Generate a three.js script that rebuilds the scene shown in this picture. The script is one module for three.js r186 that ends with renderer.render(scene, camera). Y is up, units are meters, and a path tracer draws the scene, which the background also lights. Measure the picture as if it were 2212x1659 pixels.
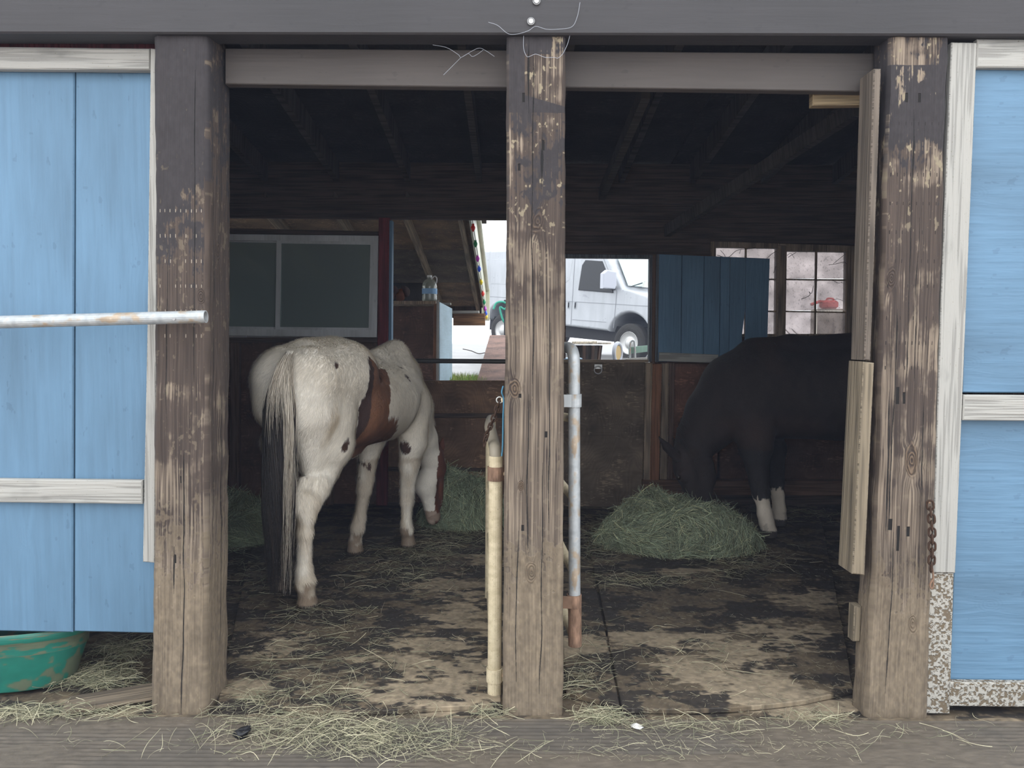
import * as THREE from 'three';
import { mergeGeometries } from 'three/addons/utils/BufferGeometryUtils.js';

// ------------------------------------------------------------------ camera, sky, exposure
const scene = new THREE.Scene();
const F = 1662, CX = 1106, CY = 829.5, CAM_Z = 2.72, CAM_H = 1.35;
const camera = new THREE.PerspectiveCamera(2 * Math.atan(829.5 / F) * 180 / Math.PI, 2212 / 1659, 0.05, 300);
camera.position.set(0, CAM_H, CAM_Z);
camera.rotation.order = 'YXZ';
camera.rotation.set(-3.25 * Math.PI / 180, 0, 0.005);
camera.updateMatrixWorld(true);
const renderer = new THREE.WebGLRenderer({ antialias: true });
renderer.toneMapping = THREE.LinearToneMapping;
renderer.toneMappingExposure = 3.2;
renderer.shadowMap.enabled = true;
{ // overcast rainy sky, the same all the way round
  const w = 64, h = 64, data = new Float32Array(w * h * 4);
  for (let j = 0; j < h; j++) for (let i = 0; i < w; i++) {
    const el = ((j + 0.5) / h - 0.5) * Math.PI, s = Math.max(0, Math.sin(el)), L = 0.97 + 0.03 * s, o = (j * w + i) * 4;
    data[o] = 0.95 * L; data[o + 1] = 0.985 * L; data[o + 2] = 1.02 * L; data[o + 3] = 1;
  }
  const t = new THREE.DataTexture(data, w, h, THREE.RGBAFormat, THREE.FloatType);
  t.mapping = THREE.EquirectangularReflectionMapping; t.magFilter = THREE.LinearFilter; t.needsUpdate = true;
  scene.background = t; scene.environment = t;
}

scene.fog = new THREE.FogExp2(new THREE.Color(0.64, 0.73, 1.0), 0.0038); // thin rain mist in the air

// ------------------------------------------------------------------ helpers
function rngOf(seed) { let s = seed | 0; return () => { s = (s + 0x6d2b79f5) | 0; let t = Math.imul(s ^ (s >>> 15), 1 | s); t = (t + Math.imul(t ^ (t >>> 7), 61 | t)) ^ t; return ((t ^ (t >>> 14)) >>> 0) / 4294967296; }; }
const rnd = rngOf(7);
const V = (x, y, z) => new THREE.Vector3(x, y, z);
const clamp = (x, a = 0, b = 1) => Math.min(b, Math.max(a, x));
const lerp = (a, b, t) => a + (b - a) * t;
const sstep = (a, b, x) => { const t = clamp((x - a) / (b - a)); return t * t * (3 - 2 * t); };
const camPos = camera.position.clone(), camQ = camera.quaternion.clone();
// a point of the place seen in that direction at that distance behind the camera plane, and one on the floor
function W(px, py, d) { const v = V((px - CX) / F, (CY - py) / F, -1).applyQuaternion(camQ); return camPos.clone().addScaledVector(v, d / -v.z); }
function G(px, py, y = 0) { const v = V((px - CX) / F, (CY - py) / F, -1).applyQuaternion(camQ); return camPos.clone().addScaledVector(v, (y - CAM_H) / v.y); }
const ZD = (d) => CAM_Z - d;

function hash(ix, iy, s) { let h = Math.imul(ix, 374761393) ^ Math.imul(iy, 668265263) ^ Math.imul(s, 1274126177); h = Math.imul(h ^ (h >>> 13), 1274126177); return ((h ^ (h >>> 16)) >>> 0) / 4294967296; }
function vn(x, y, s = 0, px = 0, py = 0) {
  let x0 = Math.floor(x), y0 = Math.floor(y); const fx = x - x0, fy = y - y0, ux = fx * fx * (3 - 2 * fx), uy = fy * fy * (3 - 2 * fy);
  let x1 = x0 + 1, y1 = y0 + 1;
  if (px) { x0 = ((x0 % px) + px) % px; x1 = ((x1 % px) + px) % px; }
  if (py) { y0 = ((y0 % py) + py) % py; y1 = ((y1 % py) + py) % py; }
  const a = hash(x0, y0, s), b = hash(x1, y0, s), c = hash(x0, y1, s), d = hash(x1, y1, s);
  return a + (b - a) * ux + (c - a + (a - b - c + d) * ux) * uy;
}
function fbm(x, y, s, o = 4, px = 0, py = 0) { let v = 0, a = 0.5, n = 0; for (let i = 0; i < o; i++) { v += a * vn(x, y, s + i * 17, px, py); n += a; x *= 2; y *= 2; px *= 2; py *= 2; a *= 0.5; } return v / n; }
function vn3(x, y, z, s = 0) { const z0 = Math.floor(z), f = z - z0, u = f * f * (3 - 2 * f); return lerp(vn(x, y, s + z0 * 131), vn(x, y, s + (z0 + 1) * 131), u); }

const numbers = {};
function numbered(n) { const k = numbers[n] = (numbers[n] ?? -1) + 1; return k ? n + '_' + String(k).padStart(3, '0') : n; }
function tag(o, label, category, group, kind) { o.userData.label = label; o.userData.category = category; if (group) o.userData.group = group; if (kind) o.userData.kind = kind; return o; }
function thing(name, label, category, pos = V(0, 0, 0), group, kind) { const g = new THREE.Group(); g.name = numbered(name); g.position.copy(pos); scene.add(g); return tag(g, label, category, group, kind); }
function setting(name, label, category) { const g = new THREE.Group(); g.name = name; scene.add(g); return tag(g, label, category, null, 'structure'); }
function mesh(name, geo, mat, parent = scene, label) {
  const m = new THREE.Mesh(geo, mat); m.name = parent === scene ? numbered(name) : name; m.castShadow = m.receiveShadow = true;
  if (parent !== scene) { const p = parent.position; if (parent.isGroup && (p.x || p.y || p.z)) geo.translate(-p.x, -p.y, -p.z); }
  if (label) m.userData.label = label;
  parent.add(m); return m;
}
function merge(list) { return mergeGeometries(list.map((g) => (g.index ? g.toNonIndexed() : g)).map((g) => { for (const k of Object.keys(g.attributes)) if (!['position', 'normal', 'uv'].includes(k)) g.deleteAttribute(k); return g; })); }

// ------------------------------------------------------------------ textures
function tex(w, h, srgb, fn) {
  const data = new Uint8Array(w * h * 4);
  for (let j = 0; j < h; j++) for (let i = 0; i < w; i++) { const c = fn((i + 0.5) / w, (j + 0.5) / h), o = (j * w + i) * 4; if (c.length) { data[o] = clamp(c[0], 0, 255); data[o + 1] = clamp(c[1], 0, 255); data[o + 2] = clamp(c[2], 0, 255); } else data[o] = data[o + 1] = data[o + 2] = clamp(c, 0, 255); data[o + 3] = 255; }
  const t = new THREE.DataTexture(data, w, h); t.wrapS = t.wrapT = THREE.RepeatWrapping; t.magFilter = THREE.LinearFilter; if (srgb) t.colorSpace = THREE.SRGBColorSpace; t.needsUpdate = true; return t;
}
function rep(t, sx, sy, rot = 0) { const c = t.clone(); c.repeat.set(1 / sx, 1 / sy); c.rotation = rot; c.needsUpdate = true; return c; }

// straight sawn grain, along v; 0.4 x 1.2 m
const grainH = (u, v) => { const wu = u + 0.02 * (fbm(u * 3, v * 3, 5, 2, 3, 3) - 0.5); return 0.45 * vn(wu * 46, v * 5, 1, 46, 5) + 0.3 * vn(wu * 110, v * 9, 2, 110, 9) + 0.25 * fbm(wu * 14, v * 4, 3, 3, 14, 4); };
const T = {};
T.grain = tex(512, 768, true, (u, v) => { const g = grainH(u, v), b = fbm(u * 4, v * 5, 9, 3, 4, 5), c = 150 + 105 * sstep(0.2, 0.75, g * 0.75 + b * 0.35); return [c, c * 0.985, c * 0.965]; });
T.grainB = tex(512, 768, false, (u, v) => 255 * sstep(0.15, 0.8, grainH(u, v)));
// rotary plywood face: cathedral figure, scuffs and stains; 1 x 1 m
const plyF = (u, v) => { const w = fbm(u * 3, v * 2, 21, 3, 3, 2) * 3.4 + u * 2; const r = Math.abs(((w * 7) % 1) - 0.5) * 2; return 0.5 * sstep(0, 1, r) + 0.5 * vn(u * 6, v * 90, 22, 6, 90); };
T.ply = tex(768, 768, true, (u, v) => { const g = plyF(u, v), st = fbm(u * 5, v * 5, 23, 5, 5, 5), sc = vn(u * 40, v * 160, 24, 40, 160) * fbm(u * 8, v * 8, 25, 3, 8, 8); let c = 138 + 26 * g + 110 * (st - 0.5); if (sc > 0.47) c += 45; return [c, c * 0.97, c * 0.93]; });
T.plyB = tex(512, 512, false, (u, v) => 255 * plyF(u, v));
// brushed paint over knotty boards; 0.6 x 1.8 m
const knots = [[0.22, 0.2], [0.7, 0.13], [0.55, 0.47], [0.2, 0.62], [0.8, 0.76], [0.42, 0.9]];
const paintG = (u, v) => { let du = 0, ring = 0; for (const [a, b] of knots) { const x = (u - a) * 0.6, y = (v - b) * 1.8, q = Math.hypot(x, y * 0.62); du += Math.sign(x) * 0.03 * Math.exp(-((q / 0.05) ** 2)); if (q < 0.045) ring = Math.max(ring, (0.5 + 0.5 * Math.cos(q * 700)) * sstep(0.045, 0.02, q)); } const uu = u + du + 0.03 * fbm(u * 2, v * 3, 31, 2, 2, 3); return clamp(0.5 * vn(uu * 50, v * 10, 32, 50, 10) + 0.35 * fbm(uu * 90, v * 6, 33, 2, 90, 6) + 0.15 * vn(u * 150, v * 60, 34, 150, 60) - 0.1 * ring); };
T.paintB = tex(512, 1024, false, (u, v) => 255 * paintG(u, v));
T.paint = tex(512, 1024, true, (u, v) => { const g = paintG(u, v), b = fbm(u * 3, v * 4, 36, 4, 3, 4), c = 222 + 22 * (b - 0.5) * 2 + 24 * (g - 0.5); const wear = fbm(u * 26, v * 40, 37, 3, 26, 40) > 0.8 ? -16 : 0; return [c + wear, c + wear, c + wear * 0.9]; });
// weathered white paint with grey grain showing, and mud specks; 0.4 x 1.2
T.white = tex(512, 768, true, (u, v) => { const g = grainH(u, v), m = fbm(u * 6, v * 8, 41, 4, 6, 8); let c = 235 - 34 * sstep(0.52, 0.66, 1 - g) - 30 * sstep(0.55, 0.8, m); const s = vn(u * 170, v * 300, 42, 170, 300) > 0.965 ? 60 : 0; c -= s; return [c, c * 0.99, c * 0.965 - s * 0.3]; });
T.splash = tex(512, 512, true, (u, v) => { const s = fbm(u * 42 + 0.8 * fbm(u * 20, v * 20, 44, 2, 20, 20), v * 42, 43, 3, 42, 42); const m = sstep(0.40, 0.47, s); return [lerp(150, 236, m), lerp(134, 233, m), lerp(112, 226, m)]; });
T.splashB = tex(512, 512, false, (u, v) => 255 * sstep(0.4, 0.6, fbm(u * 42 + 0.8 * fbm(u * 20, v * 20, 44, 2, 20, 20), v * 42, 43, 3, 42, 42)));
// galvanised pipe with rust blooms
T.pipe = tex(256, 512, true, (u, v) => { const n = fbm(u * 6, v * 24, 51, 4, 6, 24), r = fbm(u * 4, v * 9, 52, 4, 4, 9); let c = [168 + 50 * (n - 0.5), 172 + 50 * (n - 0.5), 174 + 50 * (n - 0.5)]; const k = 0.7 * sstep(0.55, 0.72, r * 0.6 + n * 0.4 + 0.03); return c.map((x, i) => lerp(x, [150, 126, 98][i] + 50 * (n - 0.5), k)); });
T.tan = tex(256, 512, true, (u, v) => { const n = fbm(u * 8, v * 30, 53, 4, 8, 30), r = vn(u * 60, v * 160, 54, 60, 160); const k = r > 0.93 ? 0.6 : 0; return [196, 182, 152].map((x, i) => lerp(x + 46 * (n - 0.5), [90, 78, 62][i], k)); });
T.rust = tex(256, 256, true, (u, v) => { const n = fbm(u * 14, v * 14, 55, 5, 14, 14); return [124 + 90 * (n - 0.5), 98 + 75 * (n - 0.5), 80 + 66 * (n - 0.5)]; });
T.noiseB = tex(256, 256, false, (u, v) => 255 * fbm(u * 24, v * 24, 56, 4, 24, 24));
T.dirtyGlass = tex(512, 512, true, (u, v) => { const n = fbm(u * 5, v * 5, 57, 5, 5, 5), s = fbm(u * 60, v * 60, 58, 2, 60, 60) > 0.72 ? -35 : 0; const c = 222 + 60 * (n - 0.5) + s * 0.7; return [c + 3, c, c]; });
T.concrete = tex(512, 512, true, (u, v) => { const n = fbm(u * 10, v * 10, 59, 5, 10, 10), cr = Math.abs(fbm(u * 3, v * 3, 60, 4, 3, 3) - 0.5) < 0.008 ? -70 : 0; const c = 190 + 60 * (n - 0.5) + cr; return [c, c * 0.99, c * 0.97]; });

const S = (o) => new THREE.MeshStandardMaterial({ roughness: 0.85, ...o });
const boardMat = (color, dir = 'v', o = {}) => S({ color, map: rep(T.grain, 0.4, 1.2, dir === 'h' ? Math.PI / 2 : 0), bumpMap: rep(T.grainB, 0.4, 1.2, dir === 'h' ? Math.PI / 2 : 0), bumpScale: 0.0025, ...o });
const plyMat = (color, o = {}) => S({ color, map: rep(T.ply, 1, 1), bumpMap: rep(T.plyB, 1, 1), bumpScale: 0.0012, ...o });
const M = {
  blueV: S({ color: 0x6489a6, map: rep(T.paint, 0.6, 1.8), bumpMap: rep(T.paintB, 0.6, 1.8), bumpScale: 0.0022, roughness: 0.62 }),
  blueH: S({ color: 0x6489a6, map: rep(T.paint, 0.6, 1.8, Math.PI / 2), bumpMap: rep(T.paintB, 0.6, 1.8, Math.PI / 2), bumpScale: 0.0022, roughness: 0.62 }),
  whiteV: S({ color: 0xaeaeac, map: rep(T.white, 0.4, 1.2), bumpMap: rep(T.grainB, 0.4, 1.2), bumpScale: 0.003 }),
  whiteH: S({ color: 0xaeaeac, map: rep(T.white, 0.4, 1.2, Math.PI / 2), bumpMap: rep(T.grainB, 0.4, 1.2, Math.PI / 2), bumpScale: 0.003 }),
  whiteMud: S({ color: 0xaeaca8, map: rep(T.splash, 0.34, 0.34), bumpMap: rep(T.splashB, 0.34, 0.34), bumpScale: 0.004 }),
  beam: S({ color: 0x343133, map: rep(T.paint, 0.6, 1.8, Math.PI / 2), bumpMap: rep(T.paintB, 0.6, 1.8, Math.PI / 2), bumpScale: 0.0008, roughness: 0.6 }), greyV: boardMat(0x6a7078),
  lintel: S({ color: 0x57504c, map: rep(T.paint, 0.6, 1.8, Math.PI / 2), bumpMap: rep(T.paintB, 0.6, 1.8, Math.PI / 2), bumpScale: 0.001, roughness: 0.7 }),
  oldV: boardMat(0x9a8a78), oldH: boardMat(0x9a8a78, 'h'),
  jambV: boardMat(0x6e655c), tanH: boardMat(0x9c8a6c, 'h'), tanV: boardMat(0x7f7564), darkV: boardMat(0x6a564b), darkH: boardMat(0x54473f, 'h'), brownV: boardMat(0x8a6248),
  ply: plyMat(0xc09d82), plyDark: plyMat(0x9c7866), plyGrey: plyMat(0xa69684), plyRed: plyMat(0xb0806a),
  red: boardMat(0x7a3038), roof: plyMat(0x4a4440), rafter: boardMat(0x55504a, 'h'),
  galv: S({ map: rep(T.pipe, 1, 1), metalness: 0.35, roughness: 0.5, bumpMap: rep(T.noiseB, 1, 1), bumpScale: 0.0006 }),
  tanPipe: S({ map: rep(T.tan, 1, 1), roughness: 0.6, bumpMap: rep(T.noiseB, 1, 1), bumpScale: 0.0006 }),
  chainRust: S({ map: T.rust, color: 0x8f857f, metalness: 0.3, roughness: 0.8 }),
  rust: S({ map: T.rust, metalness: 0.2, roughness: 0.85, bumpMap: T.noiseB, bumpScale: 0.001 }),
  darkPipe: S({ color: 0x4a4846, metalness: 0.3, roughness: 0.55 }),
  tape: S({ color: 0x8b8272, roughness: 0.6 }),
  glassDark: new THREE.MeshPhysicalMaterial({ color: 0xb8c4c0, transmission: 0.85, roughness: 0.28, thickness: 0 }),
  glassHaze: new THREE.MeshPhysicalMaterial({ color: 0xe6e2e0, map: rep(T.dirtyGlass, 0.5, 0.5), transmission: 0.9, roughness: 0.5, thickness: 0 }),
  black: S({ color: 0x17171a, roughness: 0.6 }),
};

// ------------------------------------------------------------------ shapes
function shiftUV(g, r = rnd) { const du = r() * 7, dv = r() * 7, a = g.attributes.uv; for (let i = 0; i < a.count; i++) a.setXY(i, a.getX(i) + du, a.getY(i) + dv); return g; }
// board or panel with its face towards the front: corner points of the face, its distance, its thickness
function slab(pts, d, th, bevel = 0.003, holes = []) {
  const to = (p) => { const q = W(p[0], p[1], d); return new THREE.Vector2(q.x, q.y); };
  return slabXY(pts.map(to), ZD(d), th, bevel, holes.map((h) => h.map(to)));
}
function slabXY(v2, zFront, th, bevel = 0.003, holes = []) {
  const sh = new THREE.Shape(v2); for (const h of holes) sh.holes.push(new THREE.Path(h));
  const b = Math.min(bevel, th * 0.4), g = new THREE.ExtrudeGeometry(sh, { depth: th - 2 * b, bevelEnabled: b > 0, bevelSize: b, bevelThickness: b, bevelOffset: -b, bevelSegments: 1, steps: 1 });
  g.translate(0, 0, zFront - th + b);
  const P = g.attributes.position, Nn = g.attributes.normal, U = g.attributes.uv;
  for (let i = 0; i < P.count; i++) { const nx = Math.abs(Nn.getX(i)), ny = Math.abs(Nn.getY(i)), nz = Math.abs(Nn.getZ(i)); if (nz < 0.6) { if (nx > ny) U.setXY(i, P.getZ(i), P.getY(i)); else U.setXY(i, P.getX(i), P.getZ(i)); } }
  return shiftUV(g);
}
const rect = (x0, y0, x1, y1) => [[x0, y0], [x1, y0], [x1, y1], [x0, y1]];
const vrect = (x0, y0, x1, y1) => [new THREE.Vector2(x0, y0), new THREE.Vector2(x1, y0), new THREE.Vector2(x1, y1), new THREE.Vector2(x0, y1)];
// straight timber between two points: width across (horizontal-ish), height
function bar(p, q, w, h, bevel = 0.003, up = V(0, 1, 0)) {
  const L = p.distanceTo(q), b = Math.min(bevel, w * 0.3, h * 0.3), sh = new THREE.Shape(vrect(-w / 2, -h / 2, w / 2, h / 2));
  const g = new THREE.ExtrudeGeometry(sh, { depth: L - 2 * b, bevelEnabled: true, bevelSize: b, bevelThickness: b, bevelOffset: -b, bevelSegments: 1 });
  g.translate(0, 0, b);
  const uv = g.attributes.uv, ps = g.attributes.position, nn = g.attributes.normal;
  for (let i = 0; i < uv.count; i++) { const across = Math.abs(nn.getX(i)) > 0.7 ? ps.getY(i) : ps.getX(i); uv.setXY(i, across, ps.getZ(i)); }
  shiftUV(g);
  const dir = q.clone().sub(p).normalize(), m = new THREE.Matrix4(), x = up.clone().cross(dir).normalize(), y = dir.clone().cross(x);
  m.makeBasis(x, y, dir).setPosition(p); g.applyMatrix4(m); return g;
}
function tubeG(pts, r, seg = 24, rad = 10, closed = false, tension = 0.5) {
  const c = pts.length === 2 ? new THREE.LineCurve3(pts[0], pts[1]) : new THREE.CatmullRomCurve3(pts, closed, 'catmullrom', tension), L = c.getLength();
  const g = new THREE.TubeGeometry(c, seg, r, rad, closed), uv = g.attributes.uv;
  for (let i = 0; i < uv.count; i++) uv.setXY(i, uv.getY(i), uv.getX(i) * L * 2);
  return g;
}
function cap(p, n, r, th = 0.003) { const g = new THREE.CylinderGeometry(r, r, th, 14); g.applyQuaternion(new THREE.Quaternion().setFromUnitVectors(V(0, 1, 0), n.clone().normalize())); g.translate(p.x, p.y, p.z); return g; }
function pipeG(p, q, r, wall = 0.004) { // open pipe with a wall
  const L = p.distanceTo(q), g = new THREE.LatheGeometry([[r - wall, 0], [r, 0], [r, L], [r - wall, L], [r - wall, 0]].map((a) => new THREE.Vector2(...a)), 20);
  const uv = g.attributes.uv, ps = g.attributes.position; for (let i = 0; i < uv.count; i++) uv.setXY(i, uv.getX(i), ps.getY(i) * 2);
  const fg = g.toNonIndexed(); fg.computeVertexNormals();
  fg.applyQuaternion(new THREE.Quaternion().setFromUnitVectors(V(0, 1, 0), q.clone().sub(p).normalize())); fg.translate(p.x, p.y, p.z); return fg;
}
// old timber post: left and right edge of its front as [[y, x], ...] from the foot up; wavy worn surface
function timber(left, right, zF, th, opt = {}) {
  const at = (l, y) => { for (let i = 1; i < l.length; i++) if (y <= l[i][0] || i === l.length - 1) { const t = (y - l[i - 1][0]) / (l[i][0] - l[i - 1][0]); return lerp(l[i - 1][1], l[i][1], t); } };
  const y0 = left[0][0], y1 = left[left.length - 1][0], N = 110, s = opt.seed ?? 1, amp = opt.amp ?? 0.004, ch = opt.chamfer ?? 0.008;
  const ring = [], fr = 10, sd = 8;
  const push = (cx, cz, nx, nz, u) => ring.push({ cx, cz, nx, nz, u });
  const wRef = at(right, y0) - at(left, y0), P = 2 * (wRef + th), cw = ch / wRef, ct = ch / th;
  for (let i = 0; i <= fr; i++) push(lerp(cw, 1 - cw, i / fr), 0, 0, 1, (i / fr) * wRef / P);
  for (let i = 0; i <= sd; i++) push(1, lerp(ct, 1 - ct, i / sd), 1, 0, (wRef + (i / sd) * th) / P);
  for (let i = 0; i <= 2; i++) push(lerp(1 - cw, cw, i / 2), 1, 0, -1, (wRef + th + (i / 2) * wRef) / P);
  for (let i = 0; i <= sd; i++) push(0, lerp(1 - ct, ct, i / sd), -1, 0, (2 * wRef + th + (i / sd) * th) / P);
  push(cw, 0, 0, 1, 1);
  const K = ring.length, pos = [], uv = [], idx = [];
  for (let j = 0; j <= N; j++) {
    const y = lerp(y0, y1, j / N), xl = at(left, y), xr = at(right, y);
    for (let k = 0; k < K; k++) {
      const r = ring[k], n = k === K - 1 ? ring[0] : r, a = amp * (2 * fbm(y * 9, n.u * 23, s, 4) - 1) + amp * 0.9 * (fbm(n.u * 130, y * 5, s + 9, 2) - 0.5);
      pos.push(lerp(xl, xr, n.cx) + n.nx * a, y, zF - n.cz * th + n.nz * a); uv.push(r.u, j / N);
    }
  }
  for (let j = 0; j < N; j++) for (let k = 0; k < K - 1; k++) { const a = j * K + k, b = a + 1, c = a + K, d = c + 1; idx.push(a, b, c, b, d, c); }
  const b0 = pos.length / 3; // end faces
  for (const j of [0, N]) { const base = pos.length / 3, y = lerp(y0, y1, j / N); pos.push((at(left, y) + at(right, y)) / 2, y, zF - th / 2); uv.push(0.1, j / N); for (let k = 0; k < K - 1; k++) { const a = j * K + k; if (j) idx.push(a, a + 1, base); else idx.push(a + 1, a, base); } }
  const g = new THREE.BufferGeometry(); g.setAttribute('position', new THREE.Float32BufferAttribute(pos, 3)); g.setAttribute('uv', new THREE.Float32BufferAttribute(uv, 2)); g.setIndex(idx); g.computeVertexNormals(); return g;
}
const edge = (d, ...p) => p.map(([x, y]) => { const q = W(x, y, d); return [q.y, q.x]; }).sort((a, b) => a[0] - b[0]);

// ------------------------------------------------------------------ worn post timber: paint remains, bare grain, knots, checks, dried mud
function postTextures(seed, uF, opt) { // opt: layers(v, n) -> {paint, mud}; knots [[u, v, size]]; checks [[u, v0, v1, w]]; holes [[u, v, wu, wv]]
  const w = 512, h = 1792, H = new Float32Array(w * h), data = new Uint8Array(w * h * 4), bd = new Uint8Array(w * h * 4);
  for (let j = 0; j < h; j++) for (let i = 0; i < w; i++) {
    const u = (i + 0.5) / w * 0.5, v = (j + 0.5) / h; let du = 0, kn = 0, kd = 0;
    for (const [a, b, r] of opt.knots) { const x = (u - a) * 0.8, y = (v - b) * 2.5, q0 = Math.hypot(x * 1.15, y * 0.7) / r; if (q0 > 4.5) continue; const q = q0 * (0.75 + 0.5 * vn(u * 26, v * 80, seed + 12)) + 0.1 * vn(u * 90, v * 240, seed + 13); if (q > 4) continue; du += Math.sign(x || 1) * r * 0.8 * Math.exp(-q * q * 0.8); if (q < 1.15) { const rg = 0.5 + 0.5 * Math.sin(q * 20 + 7 * vn(u * 30, v * 90, seed + 3)); kn = Math.max(kn, sstep(1.15, 0.7, q)); kd = rg; } }
    const uu = u + du + 0.012 * (fbm(u * 3, v * 9, seed, 3) - 0.5);
    let g = 0.3 * vn(uu * 120, v * 9, seed + 1) + 0.42 * vn(uu * 300, v * 20, seed + 2) + 0.28 * fbm(uu * 30, v * 6, seed + 4, 2);
    g = lerp(g, 0.25 + 0.5 * kd, kn * 0.9);
    const big = fbm(u * 5, v * 16, seed + 5, 4), med = fbm(u * 16, v * 44, seed + 6, 4), fine = fbm(u * 60, v * 130, seed + 7, 3);
    const L = opt.layers(v, u);
    const gs = sstep(0.18, 0.8, g); let c = [lerp(84, 160, gs), lerp(74, 147, gs), lerp(66, 131, gs)];
    const tone = 0.8 + 0.4 * big; c = c.map((x) => x * tone);
    if (kn) c = c.map((x, k) => lerp(x, [92, 74, 58][k] * (0.75 + 0.5 * kd), kn * 0.6));
    const stain = sstep(0.06, -0.06, 0.6 * big + 0.4 * med + 0.4 * (g - 0.5) - 0.5 + (0.5 - L.stain) * 0.5);   // dark stained, weathered layer
    c = c.map((x, k) => lerp(x, [76, 65, 60][k] * (0.7 + 0.6 * g), stain * 0.8));
    const paint = sstep(0.012, -0.012, 0.4 * big + 0.4 * med + 0.2 * fine + 0.25 * (g - 0.5) - 0.5 + (0.5 - L.paint) * 0.55);
    c = c.map((x, k) => lerp(x, [62, 59, 63][k] * (0.86 + 0.28 * fine), paint * 0.94));
    const fleck = sstep(0.70, 0.76, fine * 0.65 + med * 0.45) * (1 - paint) * L.fleck; c = c.map((x, k) => lerp(x, [168, 158, 134][k], fleck));
    const mud = sstep(0.05, -0.05, 0.4 * big + 0.3 * med + 0.4 * fine - 0.55 + (0.5 - L.mud) * 0.6);
    c = c.map((x, k) => lerp(x, [144, 131, 111][k] * (0.82 + 0.4 * fine), mud * 0.7));
    let hh = 0.55 * g + 0.2 * med + 0.12 * fine - 0.25 * kn * (1 - kd) + 0.08 * paint + mud * (0.15 + 0.25 * fine);
    for (const [a, v0, v1, cw] of opt.checks) if (v > v0 && v < v1) { const x = Math.abs(u - a - 0.012 * (vn(v * 14, a * 90, seed + 8) - 0.5) - 0.02 * (fbm(v * 3, a * 50, seed + 9, 2) - 0.5)) * 0.8, ww = cw * sstep(v0, v0 + 0.04, v) * sstep(v1, v1 - 0.04, v) * (0.5 + vn(v * 50, a * 33, seed)); if (x < ww) { c = c.map((z) => z * 0.34); hh -= 0.5; } }
    for (const [a, b, wu, wv] of opt.holes) if (Math.abs(u - a) < wu && Math.abs(v - b) < wv) { c = [22, 18, 16]; hh = -0.2; }
    for (const [v0, n, kind] of opt.nails ?? []) { const y = (v - v0) * 2.5; if (Math.abs(y) < 0.006) { const q = u / uF * n, f = q - Math.floor(q) - 0.5, x = f * uF / n * 0.8; if (u < uF && Math.abs(x) < 0.0016 && hash(Math.floor(q), Math.floor(v0 * 999), 3) > 0.25) { c = kind ? [178, 170, 156] : [34, 28, 25]; } } }
    const o = (j * w + i) * 4; for (let k = 0; k < 3; k++) { data[o + k] = clamp(c[k], 0, 255); bd[o + k] = clamp(40 + 190 * hh, 0, 255); } data[o + 3] = bd[o + 3] = 255; H[j * w + i] = hh;
  }
  const mk = (a, s) => { const t = new THREE.DataTexture(a, w, h); t.wrapS = t.wrapT = THREE.RepeatWrapping; t.magFilter = THREE.LinearFilter; t.repeat.set(2, 1); if (s) t.colorSpace = THREE.SRGBColorSpace; t.needsUpdate = true; return t; };
  return S({ map: mk(data, true), bumpMap: mk(bd, false), bumpScale: 0.007, roughness: 0.9, color: 0xcdc9c5 });
}

// ================================================================== THE SETTING
// floor of the stalls and the yard in front: trodden dirt, wet and dry
const FX0 = -3.3, FX1 = 3.3, FZ0 = -3.7, FZ1 = 0.7;
const dryBlobs = [[950, 1400, 0.30], [1000, 1480, 0.28], [900, 1500, 0.26], [1010, 1330, 0.28], [1000, 1270, 0.26], [1030, 1210, 0.16], [960, 1440, 0.34], [620, 1395, 0.20], [540, 1490, 0.12], [1240, 1400, 0.16], [1480, 1240, 0.18], [1560, 1400, 0.26], [1420, 1390, 0.22], [1700, 1370, 0.26], [1760, 1300, 0.2], [1650, 1500, 0.24], [1790, 1510, 0.18], [1500, 1450, 0.2], [250, 1500, 0.2]].map(([x, y, r]) => { const p = G(x, y); return [p.x, p.z, r]; });
const wetOf = (x, z) => {
  let dry = 0; for (const [a, b, r] of dryBlobs) dry = Math.max(dry, 1.15 - Math.hypot((x - a) * 0.75, z - b) / r * 0.75);
  if (z > 0.0) dry = 0.6 + 0.2 * vn(x * 2, z * 4, 77);
  const n = fbm(x * 5.2 + 0.9 * fbm(x * 9, z * 9, 71, 2), z * 11, 70, 5) * 0.7 + fbm(x * 22, z * 40, 72, 3) * 0.42;
  return sstep(-0.05, 0.05, n - 0.11 - dry * 0.58);
};
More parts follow.
